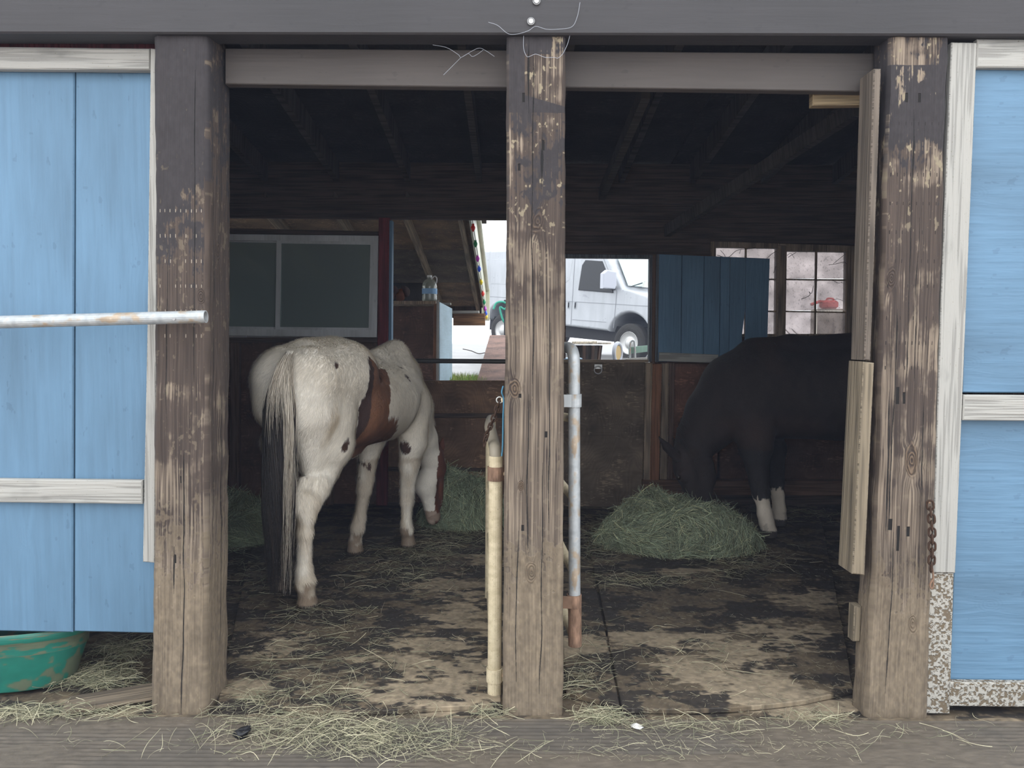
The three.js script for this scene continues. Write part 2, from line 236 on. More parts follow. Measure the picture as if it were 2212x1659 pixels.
const floorTex = (() => {
  const w = 2048, h = 1365, c = new Uint8Array(w * h * 4), r = new Uint8Array(w * h * 4), b = new Uint8Array(w * h * 4);
  for (let j = 0; j < h; j++) for (let i = 0; i < w; i++) {
    const x = lerp(FX0, FX1, (i + 0.5) / w), z = lerp(FZ1, FZ0, (j + 0.5) / h), o = (j * w + i) * 4;
    const wet = wetOf(x, z), f = fbm(x * 50, z * 50, 73, 3), m = fbm(x * 12, z * 16, 74, 4), speck = vn(x * 190, z * 190, 75) > 0.93 ? 26 : 0;
    const mm = fbm(x * 7, z * 14, 78, 4) * 0.8 + 0.2 * f, yard = z > 0.0 ? sstep(0.44, 0.56, m + (z > 0.06 ? 0.15 : 0)) : 0;
    for (let k = 0; k < 3; k++) {
      const dry = [138, 124, 103][k] * (0.66 + 0.44 * f + 0.24 * m), mid = sstep(0.47, 0.56, mm), dark = lerp([44, 38, 32][k], [84, 73, 58][k], mid) * (0.55 + 0.6 * f + 0.35 * m) + speck;
      let v = lerp(dry, dark, wet); if (z > 0.0) v = lerp(v, [104, 92, 75][k] * (0.6 + 0.5 * f + 0.35 * m), 0.75 - 0.4 * yard);
      c[o + k] = clamp(v + speck * 0.3, 0, 255); r[o + k] = clamp(255 * lerp(0.95, 0.62 + 0.4 * m, wet), 0, 255); b[o + k] = clamp(255 * (0.5 * f + 0.4 * m + 0.25 * (1 - wet)), 0, 255);
    }
    c[o + 3] = r[o + 3] = b[o + 3] = 255;
  }
  const mk = (a, s) => { const t = new THREE.DataTexture(a, w, h); t.magFilter = THREE.LinearFilter; if (s) t.colorSpace = THREE.SRGBColorSpace; t.needsUpdate = true; return t; };
  return [mk(c, true), mk(r, false), mk(b, false)];
})();
const floorMat = S({ map: floorTex[0], roughnessMap: floorTex[1], roughness: 1, bumpMap: floorTex[2], bumpScale: 0.006 });
function floorUV(g) { const p = g.attributes.position, uv = g.attributes.uv; for (let i = 0; i < p.count; i++) uv.setXY(i, (p.getX(i) - FX0) / (FX1 - FX0), (FZ1 - p.getZ(i)) / (FZ1 - FZ0)); return g; }
{
  const g = new THREE.PlaneGeometry(FX1 - FX0, FZ1 - FZ0, 150, 110); g.rotateX(-Math.PI / 2); g.translate((FX0 + FX1) / 2, 0, (FZ0 + FZ1) / 2);
  const p = g.attributes.position;
  for (let i = 0; i < p.count; i++) { const x = p.getX(i), z = p.getZ(i); p.setY(i, -0.012 + 0.014 * (fbm(x * 5, z * 5, 80, 3) - 0.5)); }
  g.computeVertexNormals();
  const f = mesh('floor', floorUV(g), floorMat); tag(f, 'trodden dirt floor of the stalls and muddy strip before the posts', 'floor', null, 'structure');
  const yg = [[-14, -3.3, -3.7, 12], [3.3, 14, -3.7, 12], [-3.3, 3.3, 0.7, 12]].map(([a, b, c, d]) => { const q = new THREE.PlaneGeometry(b - a, d - c); q.rotateX(-Math.PI / 2); q.translate((a + b) / 2, -0.014, (c + d) / 2); return q; });
  const y = mesh('yard', merge(yg), S({ color: 0x94867a })); tag(y, 'muddy brown yard around the shed', 'yard', null, 'structure');
}
// bank and wet concrete behind the shed, rising to where the van is parked
const backH = (d) => d < 6.6 ? 0 : lerp(lerp(0, 0.88, sstep(6.6, 8.2, d)), 1.08, sstep(8.2, 16, d));
{
  const g = new THREE.PlaneGeometry(60, 54, 120, 130); g.rotateX(-Math.PI / 2); g.translate(0, 0, ZD(6.5) - 27);
  const p = g.attributes.position; for (let i = 0; i < p.count; i++) { const d = CAM_Z - p.getZ(i); p.setY(i, backH(d) - 0.02 + 0.03 * (fbm(p.getX(i) * 1.3, d * 1.3, 81, 3) - 0.5)); }
  g.computeVertexNormals(); const uv = g.attributes.uv; for (let i = 0; i < p.count; i++) uv.setXY(i, p.getX(i) / 3, p.getZ(i) / 3);
  tag(mesh('back_yard', g, S({ map: T.concrete, roughness: 0.45, color: 0x8e8e8e })), 'pale wet concrete yard behind the shed', 'yard', null, 'structure');
}

// back wall of the shed
const BD = 6.3;
{
  const w = setting('wall_back', 'dark plywood and board back wall with openings and windows', 'wall');
  const x0 = -3.37, x1 = 3.5, X = (px) => W(px, 700, BD).x, Y = (py) => W(1106, py, BD).y;
  // header boards above the openings, with the small notches beside the rafters
  const notch = [575, 725, 880].map((px) => [[px - 5, 426], [px - 3, 412], [px + 6, 426]]);
  const tl = V(x0, W(1106, 398, BD).y), tr = V(x1, W(1106, 398, BD).y);
  const hb = slabXY([new THREE.Vector2(x0, Y(472)), new THREE.Vector2(X(1158), Y(475)), new THREE.Vector2(X(1158), Y(352)), new THREE.Vector2(x0, Y(352))], ZD(BD), 0.05, 0.002, notch.map((h) => h.map((q) => { const v = W(q[0], q[1], BD); return new THREE.Vector2(v.x, v.y); })));
  mesh('header_board', hb, M.darkH, w);
  const yy = [352, 440, 484, 523, 549];
  for (let i = 0; i < 4; i++) mesh('header_board', slabXY([new THREE.Vector2(X(1160), Y(yy[i + 1]) + 0.003), new THREE.Vector2(i === 3 ? X(1540) : x1, Y(yy[i + 1]) + 0.003), new THREE.Vector2(i === 3 ? X(1540) : x1, Y(yy[i])), new THREE.Vector2(X(1160), Y(yy[i]))], ZD(BD) - 0.004 * (i % 2), 0.045), M.darkH, w);
  // left: wall beyond and below the sliding window
  mesh('panel', slabXY(vrect(x0, 0, X(486), Y(470)), ZD(BD), 0.04), M.plyDark, w);
  mesh('panel', slabXY(vrect(X(486), -0.02, X(818), Y(738)), ZD(BD + 0.02), 0.03), M.plyDark, w);
  mesh('rail', slab(rect(480, 729, 822, 740), BD - 0.02, 0.06), M.darkH, w);
  for (const px of [497, 596, 700]) mesh('stud', slab([[px, 740], [px + 20, 740], [px + 19, 1092], [px - 1, 1092]], BD - 0.03, 0.05), M.darkV, w);
  mesh('window_head_board', slab([[470, 492], [818, 500], [818, 508], [470, 504]], BD - 0.005, 0.05), M.darkH, w);
  mesh('post', slab([[818, 470], [841, 470], [836, 1092], [812, 1092]], BD - 0.05, 0.1), M.red, w, 'dark red painted post');
  mesh('edge_board', slab([[841, 476], [847, 476], [845, 822], [838, 822]], BD - 0.045, 0.09), M.blueV, w, 'pale blue edge board');
  // centre, behind the middle post
  mesh('post', slab([[1118, 470], [1176, 470], [1172, 1092], [1118, 1092]], BD - 0.03, 0.1), M.darkV, w);
  mesh('lower_panel', slab([[838, 822], [1120, 822], [1120, 1092], [836, 1092]], BD, 0.025), M.ply, w);
  mesh('rail', slab([[838, 893], [1120, 893], [1120, 903], [838, 903]], BD - 0.015, 0.03), M.darkH, w);
  mesh('rail', slab([[838, 1009], [1120, 1012], [1120, 1020], [838, 1018]], BD - 0.015, 0.03), M.darkH, w);
  mesh('panel', slab([[1170, 549], [1222, 549], [1222, 775], [1170, 775]], BD, 0.04), M.plyDark, w);
  // frame of the van opening
  mesh('jamb', slab([[1404, 556], [1410, 556], [1408, 782], [1402, 782]], BD - 0.02, 0.08), M.greyV, w);
  mesh('jamb', slab([[1410, 550], [1419, 550], [1416, 786], [1408, 786]], BD - 0.03, 0.09), M.darkV, w);
  mesh('head_trim', slab([[1176, 548], [1412, 551], [1412, 558], [1176, 556]], BD - 0.02, 0.08), M.greyV, w);
  // right: studs, plywood and the low rail
  mesh('panel', slab([[1419, 784], [1560, 784], [1556, 1040], [1416, 1040]], BD + 0.02, 0.03), M.plyRed, w);
  mesh('panel', slabXY(vrect(X(1556), Y(1040), x1, Y(723)), ZD(BD + 0.02), 0.03), M.plyDark, w);
  mesh('panel', slab([[1416, 545], [1546, 545], [1546, 786], [1416, 786]], BD + 0.015, 0.03), M.plyDark, w);
  mesh('panel', slabXY(vrect(X(1846), Y(724), x1, Y(522)), ZD(BD + 0.015), 0.03), M.plyDark, w);
  mesh('filler_board', slab([[1528, 500], [1990, 508], [1990, 545], [1852, 536], [1530, 526]], BD + 0.055, 0.02), M.darkH, w);
  mesh('stud', slab([[1394, 784], [1410, 784], [1404, 1040], [1390, 1040]], BD - 0.05, 0.07), M.oldV, w);
  mesh('stud', slab([[1410, 786], [1430, 786], [1424, 1040], [1404, 1040]], BD - 0.06, 0.08), M.brownV, w, 'reddish brown stud');
  mesh('stud', slab([[1430, 784], [1446, 784], [1441, 1040], [1425, 1040]], BD - 0.03, 0.05), M.oldV, w);
  mesh('stud', slab([[1446, 784], [1458, 784], [1453, 1040], [1441, 1040]], BD - 0.02, 0.04), M.darkV, w);
  mesh('bottom_rail', slab([[1388, 1037], [1950, 1040], [1950, 1072], [1388, 1068]], BD - 0.07, 0.09), boardMat(0x735846, 'h'), w);
  mesh('ledge', slab([[838, 1086], [1174, 1090], [1174, 1097], [838, 1096]], BD - 0.02, 0.06), M.darkH, w);
  mesh('ground_board', slabXY(vrect(X(1388), -0.02, x1, 0.25), ZD(BD + 0.08), 0.03), M.darkH, w);
}
// side walls and the partition wall beside the left stall's corner
for (const [n, x, lab] of [['wall_left', -3.36, 'dark board wall closing the shed past the blue door'], ['wall_right', 3.44, 'dark board wall closing the shed past the dark horse']]) {
  const w = setting(n, lab, 'wall');
  for (let i = 0; i < 12; i++) { const z = -3.58 + i * 0.3; mesh('board', bar(V(x, 0, z + 0.15), V(x, 2.74 + 0.13 * i * 0.3, z + 0.15), 0.297, 0.05, 0.003, V(1, 0, 0)), M.darkV, w); }
}
// roof: sheathing on rafters, rising from the back plate towards the front, with an eave past the beam
{
  const w = setting('roof', 'dark sloping plywood roof on rafters over both stalls', 'roof');
  const yB = W(1106, 398, BD).y + 0.12, zB = ZD(BD) - 1.2, zF = 0.2, yAt = (z) => yB + 0.13 * (z - ZD(BD));
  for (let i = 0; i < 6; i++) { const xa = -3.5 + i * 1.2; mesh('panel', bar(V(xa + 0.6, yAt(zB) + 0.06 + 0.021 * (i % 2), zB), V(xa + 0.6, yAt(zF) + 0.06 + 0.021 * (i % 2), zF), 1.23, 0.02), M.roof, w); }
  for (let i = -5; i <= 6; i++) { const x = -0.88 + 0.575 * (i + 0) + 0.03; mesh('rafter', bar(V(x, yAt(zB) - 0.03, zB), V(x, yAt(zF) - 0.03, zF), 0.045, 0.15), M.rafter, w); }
}
// front beam on the posts, and the lintel boards set back between them
{
  const b = setting('beam', 'dark brown painted beam lying across the posts', 'beam');
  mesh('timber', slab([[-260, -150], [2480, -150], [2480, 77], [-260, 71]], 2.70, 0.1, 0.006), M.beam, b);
  mesh('plate', slabXY(vrect(-3.33, W(1106, 45, 2.83).y, 3.41, 3.13), ZD(2.83), 0.05), M.darkH, b);
  for (const [px, py] of [[1147, 46], [1159, 2]]) { const p = W(px, py, 2.694); const g = new THREE.CylinderGeometry(0.008, 0.009, 0.006, 16); g.rotateX(Math.PI / 2); g.translate(p.x, p.y, p.z); mesh('screw', g, S({ color: 0xdedede, metalness: 0.5, roughness: 0.4 }), b, 'bright screw head'); const r = new THREE.TorusGeometry(0.0115, 0.002, 8, 20); r.translate(p.x, p.y, p.z); mesh('washer', r, S({ color: 0x9a9a9a, metalness: 0.5 }), b); }
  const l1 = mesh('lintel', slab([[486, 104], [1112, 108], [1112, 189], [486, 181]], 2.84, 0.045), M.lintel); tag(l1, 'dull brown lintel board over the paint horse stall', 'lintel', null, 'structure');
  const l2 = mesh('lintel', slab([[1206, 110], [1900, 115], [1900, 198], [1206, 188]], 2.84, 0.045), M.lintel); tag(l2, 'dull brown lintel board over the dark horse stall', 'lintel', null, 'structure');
  const br = mesh('cross_brace', slab([[1756, 180], [1890, 180], [1890, 226], [1756, 228]], 2.89, 0.04), M.tanH); tag(br, 'short pale timber block hanging behind the lintel at its end', 'timber');
  for (const [a, c, lab] of [[[1395, 196, 4.3], [1300, 420, 6.29], 'thin dark brace slanting up to roof, nearer the middle post'], [[1850, 235, 4.4], [1440, 500, 6.29], 'dark brace slanting up to roof toward the right post']]) { const o = mesh('roof_brace', bar(W(...a), W(...c), 0.05, 0.09), M.rafter); tag(o, lab, 'timber'); }
}
// the three posts
{
  const d = 2.72;
  const pl = timber(edge(d, [325, 1580], [329, 1300], [333, 800], [333, 60]), edge(d, [446, 1580], [448, 1200], [450, 700], [451, 60]), ZD(d), 0.21, { seed: 11, amp: 0.006, chamfer: 0.012 });
  const PL = mesh('post', pl, postTextures(101, 0.24, {
    layers: (v, u) => ({ paint: lerp(-0.1, u > 0.24 ? 0.55 : 1.1, sstep(0.5, 0.95, v)), mud: lerp(1.25, 0.1, sstep(0.02, 0.42, v)), stain: lerp(0.2, 1.05, sstep(0.2, 0.7, v)), fleck: 0.4 }),
    knots: [[0.225, 0.63, 0.02], [0.05, 0.6, 0.012], [0.36, 0.7, 0.025]], checks: [[0.14, 0.02, 0.42, 0.0022], [0.09, 0.2, 0.28, 0.0035], [0.19, 0.5, 0.95, 0.0016], [0.3, 0.3, 0.8, 0.002], [0.05, 0.45, 0.7, 0.0012], [0.4, 0.1, 0.5, 0.002]],
    holes: [[0.1, 0.255, 0.004, 0.006], [0.125, 0.37, 0.003, 0.005]], nails: [0.575, 0.61, 0.645, 0.68, 0.715, 0.75].map((v) => [v, 9, 1]),
  }));
  tag(PL, 'square weathered timber post next to the blue door with pipe', 'post', null, 'structure');
  const pc = timber(edge(d, [1086, 1580], [1089, 1100], [1094, 600], [1095, 60]), edge(d, [1216, 1580], [1217, 1000], [1221, 500], [1222, 60]), ZD(d), 0.2, { seed: 12, amp: 0.004, chamfer: 0.008 });
  const PC = mesh('post', pc, postTextures(202, 0.255, {
    layers: (v, u) => ({ paint: v > 0.885 ? (u < 0.075 ? 1.15 : v > 0.965 ? 0.75 : v < 0.915 - u * 0.08 ? 1.2 : 0.2) : lerp(-0.2, 0.5, sstep(0.6, 0.86, v)), mud: lerp(1.15, 0.1, sstep(0.04, 0.4, v)), stain: lerp(0.05, 0.85, sstep(0.45, 0.85, v)), fleck: lerp(0.25, 1, sstep(0.6, 0.8, v)) }),
    knots: [[0.14, 0.735, 0.036], [0.035, 0.5, 0.028], [0.12, 0.235, 0.03], [0.07, 0.36, 0.014]], checks: [[0.12, 0.48, 0.97, 0.0015], [0.09, 0.88, 0.99, 0.003], [0.17, 0.05, 0.4, 0.0014], [0.1, 0.26, 0.5, 0.0018], [0.2, 0.3, 0.62, 0.0016], [0.05, 0.06, 0.3, 0.0012], [0.165, 0.78, 0.86, 0.006]],
    holes: [[0.07, 0.905, 0.006, 0.006], [0.165, 0.84, 0.006, 0.007], [0.05, 0.81, 0.006, 0.005], [0.06, 0.49, 0.006, 0.003], [0.187, 0.435, 0.006, 0.004], [0.078, 0.3, 0.006, 0.004]],
  }));
  tag(PC, 'square weathered timber post between the two stalls', 'post', null, 'structure');
  const pr = timber(edge(d, [1868, 1580], [1872, 1500], [1886, 1240], [1900, 780], [1921, 60]), edge(d, [2003, 1580], [2012, 1300], [2032, 700], [2051, 60]), ZD(d), 0.115, { seed: 13, amp: 0.006, chamfer: 0.01 });
  const PR = mesh('post', pr, postTextures(303, 0.32, {
    layers: (v) => ({ paint: v > 0.95 ? 0.55 : lerp(-0.1, 0.8, sstep(0.68, 0.92, v)), mud: lerp(1.2, 0.05, sstep(0.04, 0.36, v)), stain: lerp(0.2, 0.75, sstep(0.15, 0.7, v)), fleck: lerp(0.2, 1, sstep(0.66, 0.8, v)) }),
    knots: [[0.04, 0.655, 0.03], [0.2, 0.395, 0.045], [0.24, 0.16, 0.03]], checks: [[0.15, 0.5, 0.9, 0.002], [0.08, 0.3, 0.62, 0.0025], [0.26, 0.33, 0.5, 0.002], [0.1, 0.05, 0.3, 0.0016], [0.05, 0.28, 0.5, 0.003], [0.2, 0.5, 0.75, 0.0014]],
    holes: [[0.1, 0.905, 0.008, 0.006], [0.18, 0.905, 0.008, 0.006], [0.1, 0.49, 0.01, 0.012], [0.14, 0.487, 0.007, 0.008], [0.08, 0.305, 0.012, 0.008], [0.13, 0.285, 0.008, 0.018], [0.19, 0.295, 0.01, 0.007]], nails: [0.87, 0.8, 0.76, 0.72, 0.68, 0.645, 0.6, 0.565, 0.53].map((v) => [v, 8, 0]),
  }));
  tag(PR, 'square weathered timber post with a large knot beside white trim', 'post', null, 'structure');
  // boards nailed to its inner side
  tag(mesh('jamb_board', slab([[1888, 148], [1904, 148], [1881, 779], [1867, 778]], 2.705, 0.11, 0.004), M.jambV), 'long grey board nailed on the inside of the post, upper one', 'board');
  tag(mesh('jamb_board', slab([[1865, 781], [1889, 784], [1868, 1243], [1841, 1240]], 2.69, 0.12, 0.004), M.tanV), 'newer tan board nailed on the inside of the post, lower one', 'board');
  tag(mesh('wood_block', slab([[1846, 1310], [1862, 1310], [1858, 1386], [1843, 1386]], 2.79, 0.05), M.tanV), 'small wooden block low on the inside of the post', 'block');
}
// blue door and trims, left of the stalls
{
  const dz = 2.83;
  const D = setting('door_1', 'light blue plank door with white battens and pipe latch', 'door');
  mesh('plank', slab([[-200, 150], [160, 151], [156, 1366], [-200, 1360]], dz, 0.03, 0.004), M.blueV, D);
  mesh('plank', slab([[163, 151], [342, 152], [340, 1368], [160, 1364]], dz + 0.004, 0.03, 0.004), M.blueV, D);
  mesh('plank', slab([[-880, 150], [-203, 150], [-203, 1360], [-880, 1356]], dz, 0.03, 0.004), M.blueV, D);
  mesh('batten', slab([[-300, 1032], [307, 1038], [307, 1089], [-300, 1082]], dz - 0.03, 0.03, 0.004), M.whiteH, D, 'weathered white batten');
  const T1 = setting('trim_1', 'white painted board trim around the blue plank door', 'trim');
  mesh('top_board', slab([[-300, 98], [324, 104], [324, 151], [-300, 146]], dz - 0.04, 0.035, 0.004), M.whiteH, T1);
  mesh('side_board', slab([[325, 104], [342, 106], [338, 700], [334, 1216], [308, 1214], [318, 700]], dz - 0.045, 0.03, 0.003), M.whiteV, T1);
  const F1 = mesh('wall_front', slab([[-880, 60], [345, 60], [345, 152], [-880, 150]], dz + 0.02, 0.04), M.red); tag(F1, 'dark red strip of wall above the blue plank door', 'wall', null, 'structure');
}
// blue door and trims, right of the stalls
{
  const dz = 2.76;
  const D = setting('door_2', 'light blue panel door with white battens at the right', 'door');
  mesh('panel', slab([[2098, 120], [3150, 120], [3150, 852], [2078, 848]], dz, 0.03, 0.004), M.blueH, D);
  mesh('panel', slab([[2076, 858], [3150, 862], [3150, 1520], [2048, 1515]], dz + 0.005, 0.03, 0.004), M.blueH, D);
  mesh('batten', slab([[2082, 853], [2600, 857], [2600, 912], [2080, 908]], dz - 0.03, 0.03, 0.004), M.whiteH, D, 'weathered white batten');
  mesh('bottom_batten', slab([[2053, 1474], [2600, 1480], [2600, 1533], [2051, 1526]], dz - 0.03, 0.03, 0.004), M.whiteMud, D, 'white batten spattered with mud');
  const T2 = setting('trim_2', 'white painted board trim beside the blue panel door', 'trim');
  mesh('side_board', slab([[2056, 91], [2111, 92], [2064, 1238], [2014, 1237], [2034, 620]], dz - 0.03, 0.03, 0.003), M.whiteV, T2);
  mesh('lower_side_board', slab([[2008, 1237], [2061, 1238], [2052, 1542], [1998, 1542]], dz - 0.024, 0.03, 0.003), M.whiteMud, T2, 'lower white board spattered with mud');
  mesh('top_board', slab([[2112, 84], [2600, 88], [2600, 150], [2110, 145]], dz - 0.03, 0.03, 0.004), M.whiteH, T2);
  const F2 = mesh('wall_front', slab([[2052, 60], [3150, 60], [3150, 92], [2052, 92]], dz + 0.02, 0.04), M.red); tag(F2, 'dark strip of wall above the blue panel door', 'wall', null, 'structure');
}

// ================================================================== WINDOWS, SHUTTER, OPENINGS OF THE BACK WALL
{
  const w = setting('window_1', 'sliding window with worn white frame and dark glass behind paint horse', 'window');
  const fm = S({ color: 0xe4e6e8, map: rep(T.paint, 0.6, 1.8), roughness: 0.6 });
  mesh('frame', slab([[452, 505], [818, 509], [814, 729], [452, 724]], BD - 0.03, 0.07, 0.003, [[[466, 518], [808, 521], [803, 714], [466, 711]]]), fm, w);
  mesh('sash', slab([[597, 518], [808, 521], [804, 716], [594, 713]], BD - 0.015, 0.03, 0.003, [[[607, 525], [801, 528], [797, 709], [604, 707]]]), fm, w);
  mesh('sash', slab([[464, 516], [602, 518], [600, 713], [464, 711]], BD + 0.018, 0.02, 0.002, [[[470, 522], [597, 524], [595, 707], [470, 705]]]), fm, w);
  mesh('pane', slab([[606, 524], [803, 527], [799, 711], [603, 708]], BD, 0.004, 0), M.glassDark, w);
  mesh('pane', slab([[469, 521], [598, 523], [596, 708], [469, 706]], BD + 0.028, 0.004, 0), M.glassDark, w);
}
{
  const w = setting('window_2', 'small-paned window with hazy glass behind the dark horse', 'window');
  const fm = M.oldV;
  mesh('frame', slab([[1536, 521], [1850, 531], [1850, 728], [1534, 728]], BD - 0.02, 0.07, 0.003, [[[1546, 533], [1680, 535], [1678, 722], [1545, 722]], [[1699, 541], [1831, 543], [1829, 722], [1696, 722]]]), fm, w);
  mesh('mullion', slab([[1681, 530], [1698, 531], [1696, 726], [1679, 726]], BD - 0.035, 0.03), fm, w);
  const bars = [[[1610, 535], [1613.5, 535], [1612, 722], [1608.5, 722]], [[1545, 602], [1680, 602], [1680, 605], [1545, 605]], [[1545, 671], [1680, 671], [1680, 674], [1545, 674]], [[1762, 542], [1766, 542], [1763, 722], [1759.5, 722]], [[1697, 602], [1831, 603], [1831, 606.5], [1697, 605]], [[1696, 671], [1830, 673], [1830, 676], [1696, 674]]];
  for (const b of bars) mesh('muntin', slab(b, BD, 0.02, 0.001), fm, w);
  for (const [xa, xb] of [[1545, 1609], [1612, 1680], [1696, 1761], [1765, 1831]]) for (const [ya, yb] of [[533, 602], [605, 671], [674, 723]]) mesh('pane', slab(rect(xa, ya, xb, yb), BD + 0.012, 0.004, 0), M.glassHaze, w);
  const vm = S({ color: 0x2a2622 });
  const vines = [[[1549, 551], [1572, 556], [1592, 541], [1620, 537], [1642, 533]], [[1556, 540], [1566, 553], [1562, 562]], [[1600, 540], [1597, 548]], [[1655, 560], [1668, 548], [1677, 543]], [[1671, 590], [1676, 575], [1673, 584]], [[1700, 552], [1708, 547], [1716, 558]], [[1702, 556], [1720, 545]], [[1790, 572], [1806, 570], [1822, 566], [1829, 570]], [[1800, 570], [1812, 560], [1826, 549]], [[1757, 618], [1753, 634], [1747, 630], [1750, 636], [1742, 642], [1731, 646]], [[1798, 605], [1810, 611], [1820, 610]], [[1798, 648], [1810, 646], [1821, 650]]];
  const vineLabels = ['long dead vine tendril across the top left pane', 'short dead vine tendril hooking down in the top left pane', 'tiny dead vine tip under the top bar of the window', 'slanting dead vine tendril in the upper corner beside the mullion', 'curled dead vine bit low beside the window mullion', 'forked dead vine tendril in the top pane right of the mullion', 'straight dead vine tendril crossing the forked one', 'wavy dead vine tendril across the far top pane', 'branching dead vine tendril rising to the far window corner', 'knotted dead vine tendril in the middle pane right of mullion', 'thin dead vine tendril just below the upper muntin', 'short dead vine tendril above the red can in the far pane'];
  vines.forEach((v, i) => { const o = mesh('dead_vine', tubeG(v.map(([x, y]) => W(x, y, BD - 0.008)), 0.0022 - 0.0006 * (i % 3) / 2, 20, 5), vm); tag(o, vineLabels[i], 'vine', 'dead vine tendrils on the hazy window'); });
}
{ // the top half of the stable door, swung back against the wall
  const t = thing('shutter_door', 'blue plank upper half door folded back over the small-paned window', 'door', W(1420, 780, 6.2));
  const xs = [1424, 1474, 1522, 1557, 1578], top = (x) => 549 + (x - 1424) * 0.04, bot = (x) => 781 + (x - 1424) * 0.012;
  for (let i = 0; i < 4; i++) mesh('plank', slab([[xs[i], top(xs[i])], [xs[i + 1] - 1.2, top(xs[i + 1])], [xs[i + 1] - 3.5, bot(xs[i + 1])], [xs[i] - 2.5, bot(xs[i])]], 6.2, 0.022, 0.002), M.blueV, t);
  mesh('plank', slab([[1578, top(1578)], [1611, top(1611)], [1610, 668], [1606, 700], [1603, 722], [1604, 784], [1575, 784]], 6.2, 0.022, 0.002), M.blueV, t);
  mesh('plank', slab([[1611.6, top(1611)], [1663, top(1663)], [1656, 785], [1607, 784], [1610, 730], [1611, 700], [1611.4, 670]], 6.2, 0.022, 0.002), M.blueV, t);
  mesh('edge_strip', slab([[1419, 549], [1424, 549], [1421, 783], [1416, 783]], 6.2, 0.03, 0.002), M.greyV, t);
  mesh('batten', slab([[1424, 761], [1552, 766], [1550, 784], [1423, 780]], 6.18, 0.02, 0.002), M.whiteH, t, 'worn white batten');
}
{ // the closed bottom half of the door below the van opening
  const t = thing('half_door', 'scuffed dark plywood lower half door below the van opening', 'door', W(1310, 1092, 6.25));
  mesh('panel', slab([[1178, 781], [1393, 781], [1388, 1094], [1178, 1096]], 6.27, 0.03, 0.003), M.plyGrey, t);
  mesh('top_edge', slab([[1178, 777], [1401, 777], [1400, 783], [1178, 783]], 6.25, 0.05, 0.002), M.oldH, t);
  const p = W(1292, 790, 6.235), ring = new THREE.TorusGeometry(0.03, 0.0055, 10, 24); ring.translate(p.x, p.y - 0.035, p.z);
  const steel = S({ color: 0xa8a8a6, metalness: 0.7, roughness: 0.4 });
  const plate = slab([[1284, 787], [1301, 787], [1301, 797], [1284, 797]], 6.238, 0.006, 0.001);
  const rp = mesh('ring_plate', plate, steel, t); rp.updateMatrix(); const rr = mesh('ring', ring, steel, t);
}
{ // pipe rail across the left opening
  const o = mesh('pipe_rail', tubeG([W(830, 779, 6.22), W(1120, 781, 6.22)], 0.019, 2, 12), M.darkPipe); tag(o, 'dark pipe rail across the opening beside the paint horse', 'pipe');
}

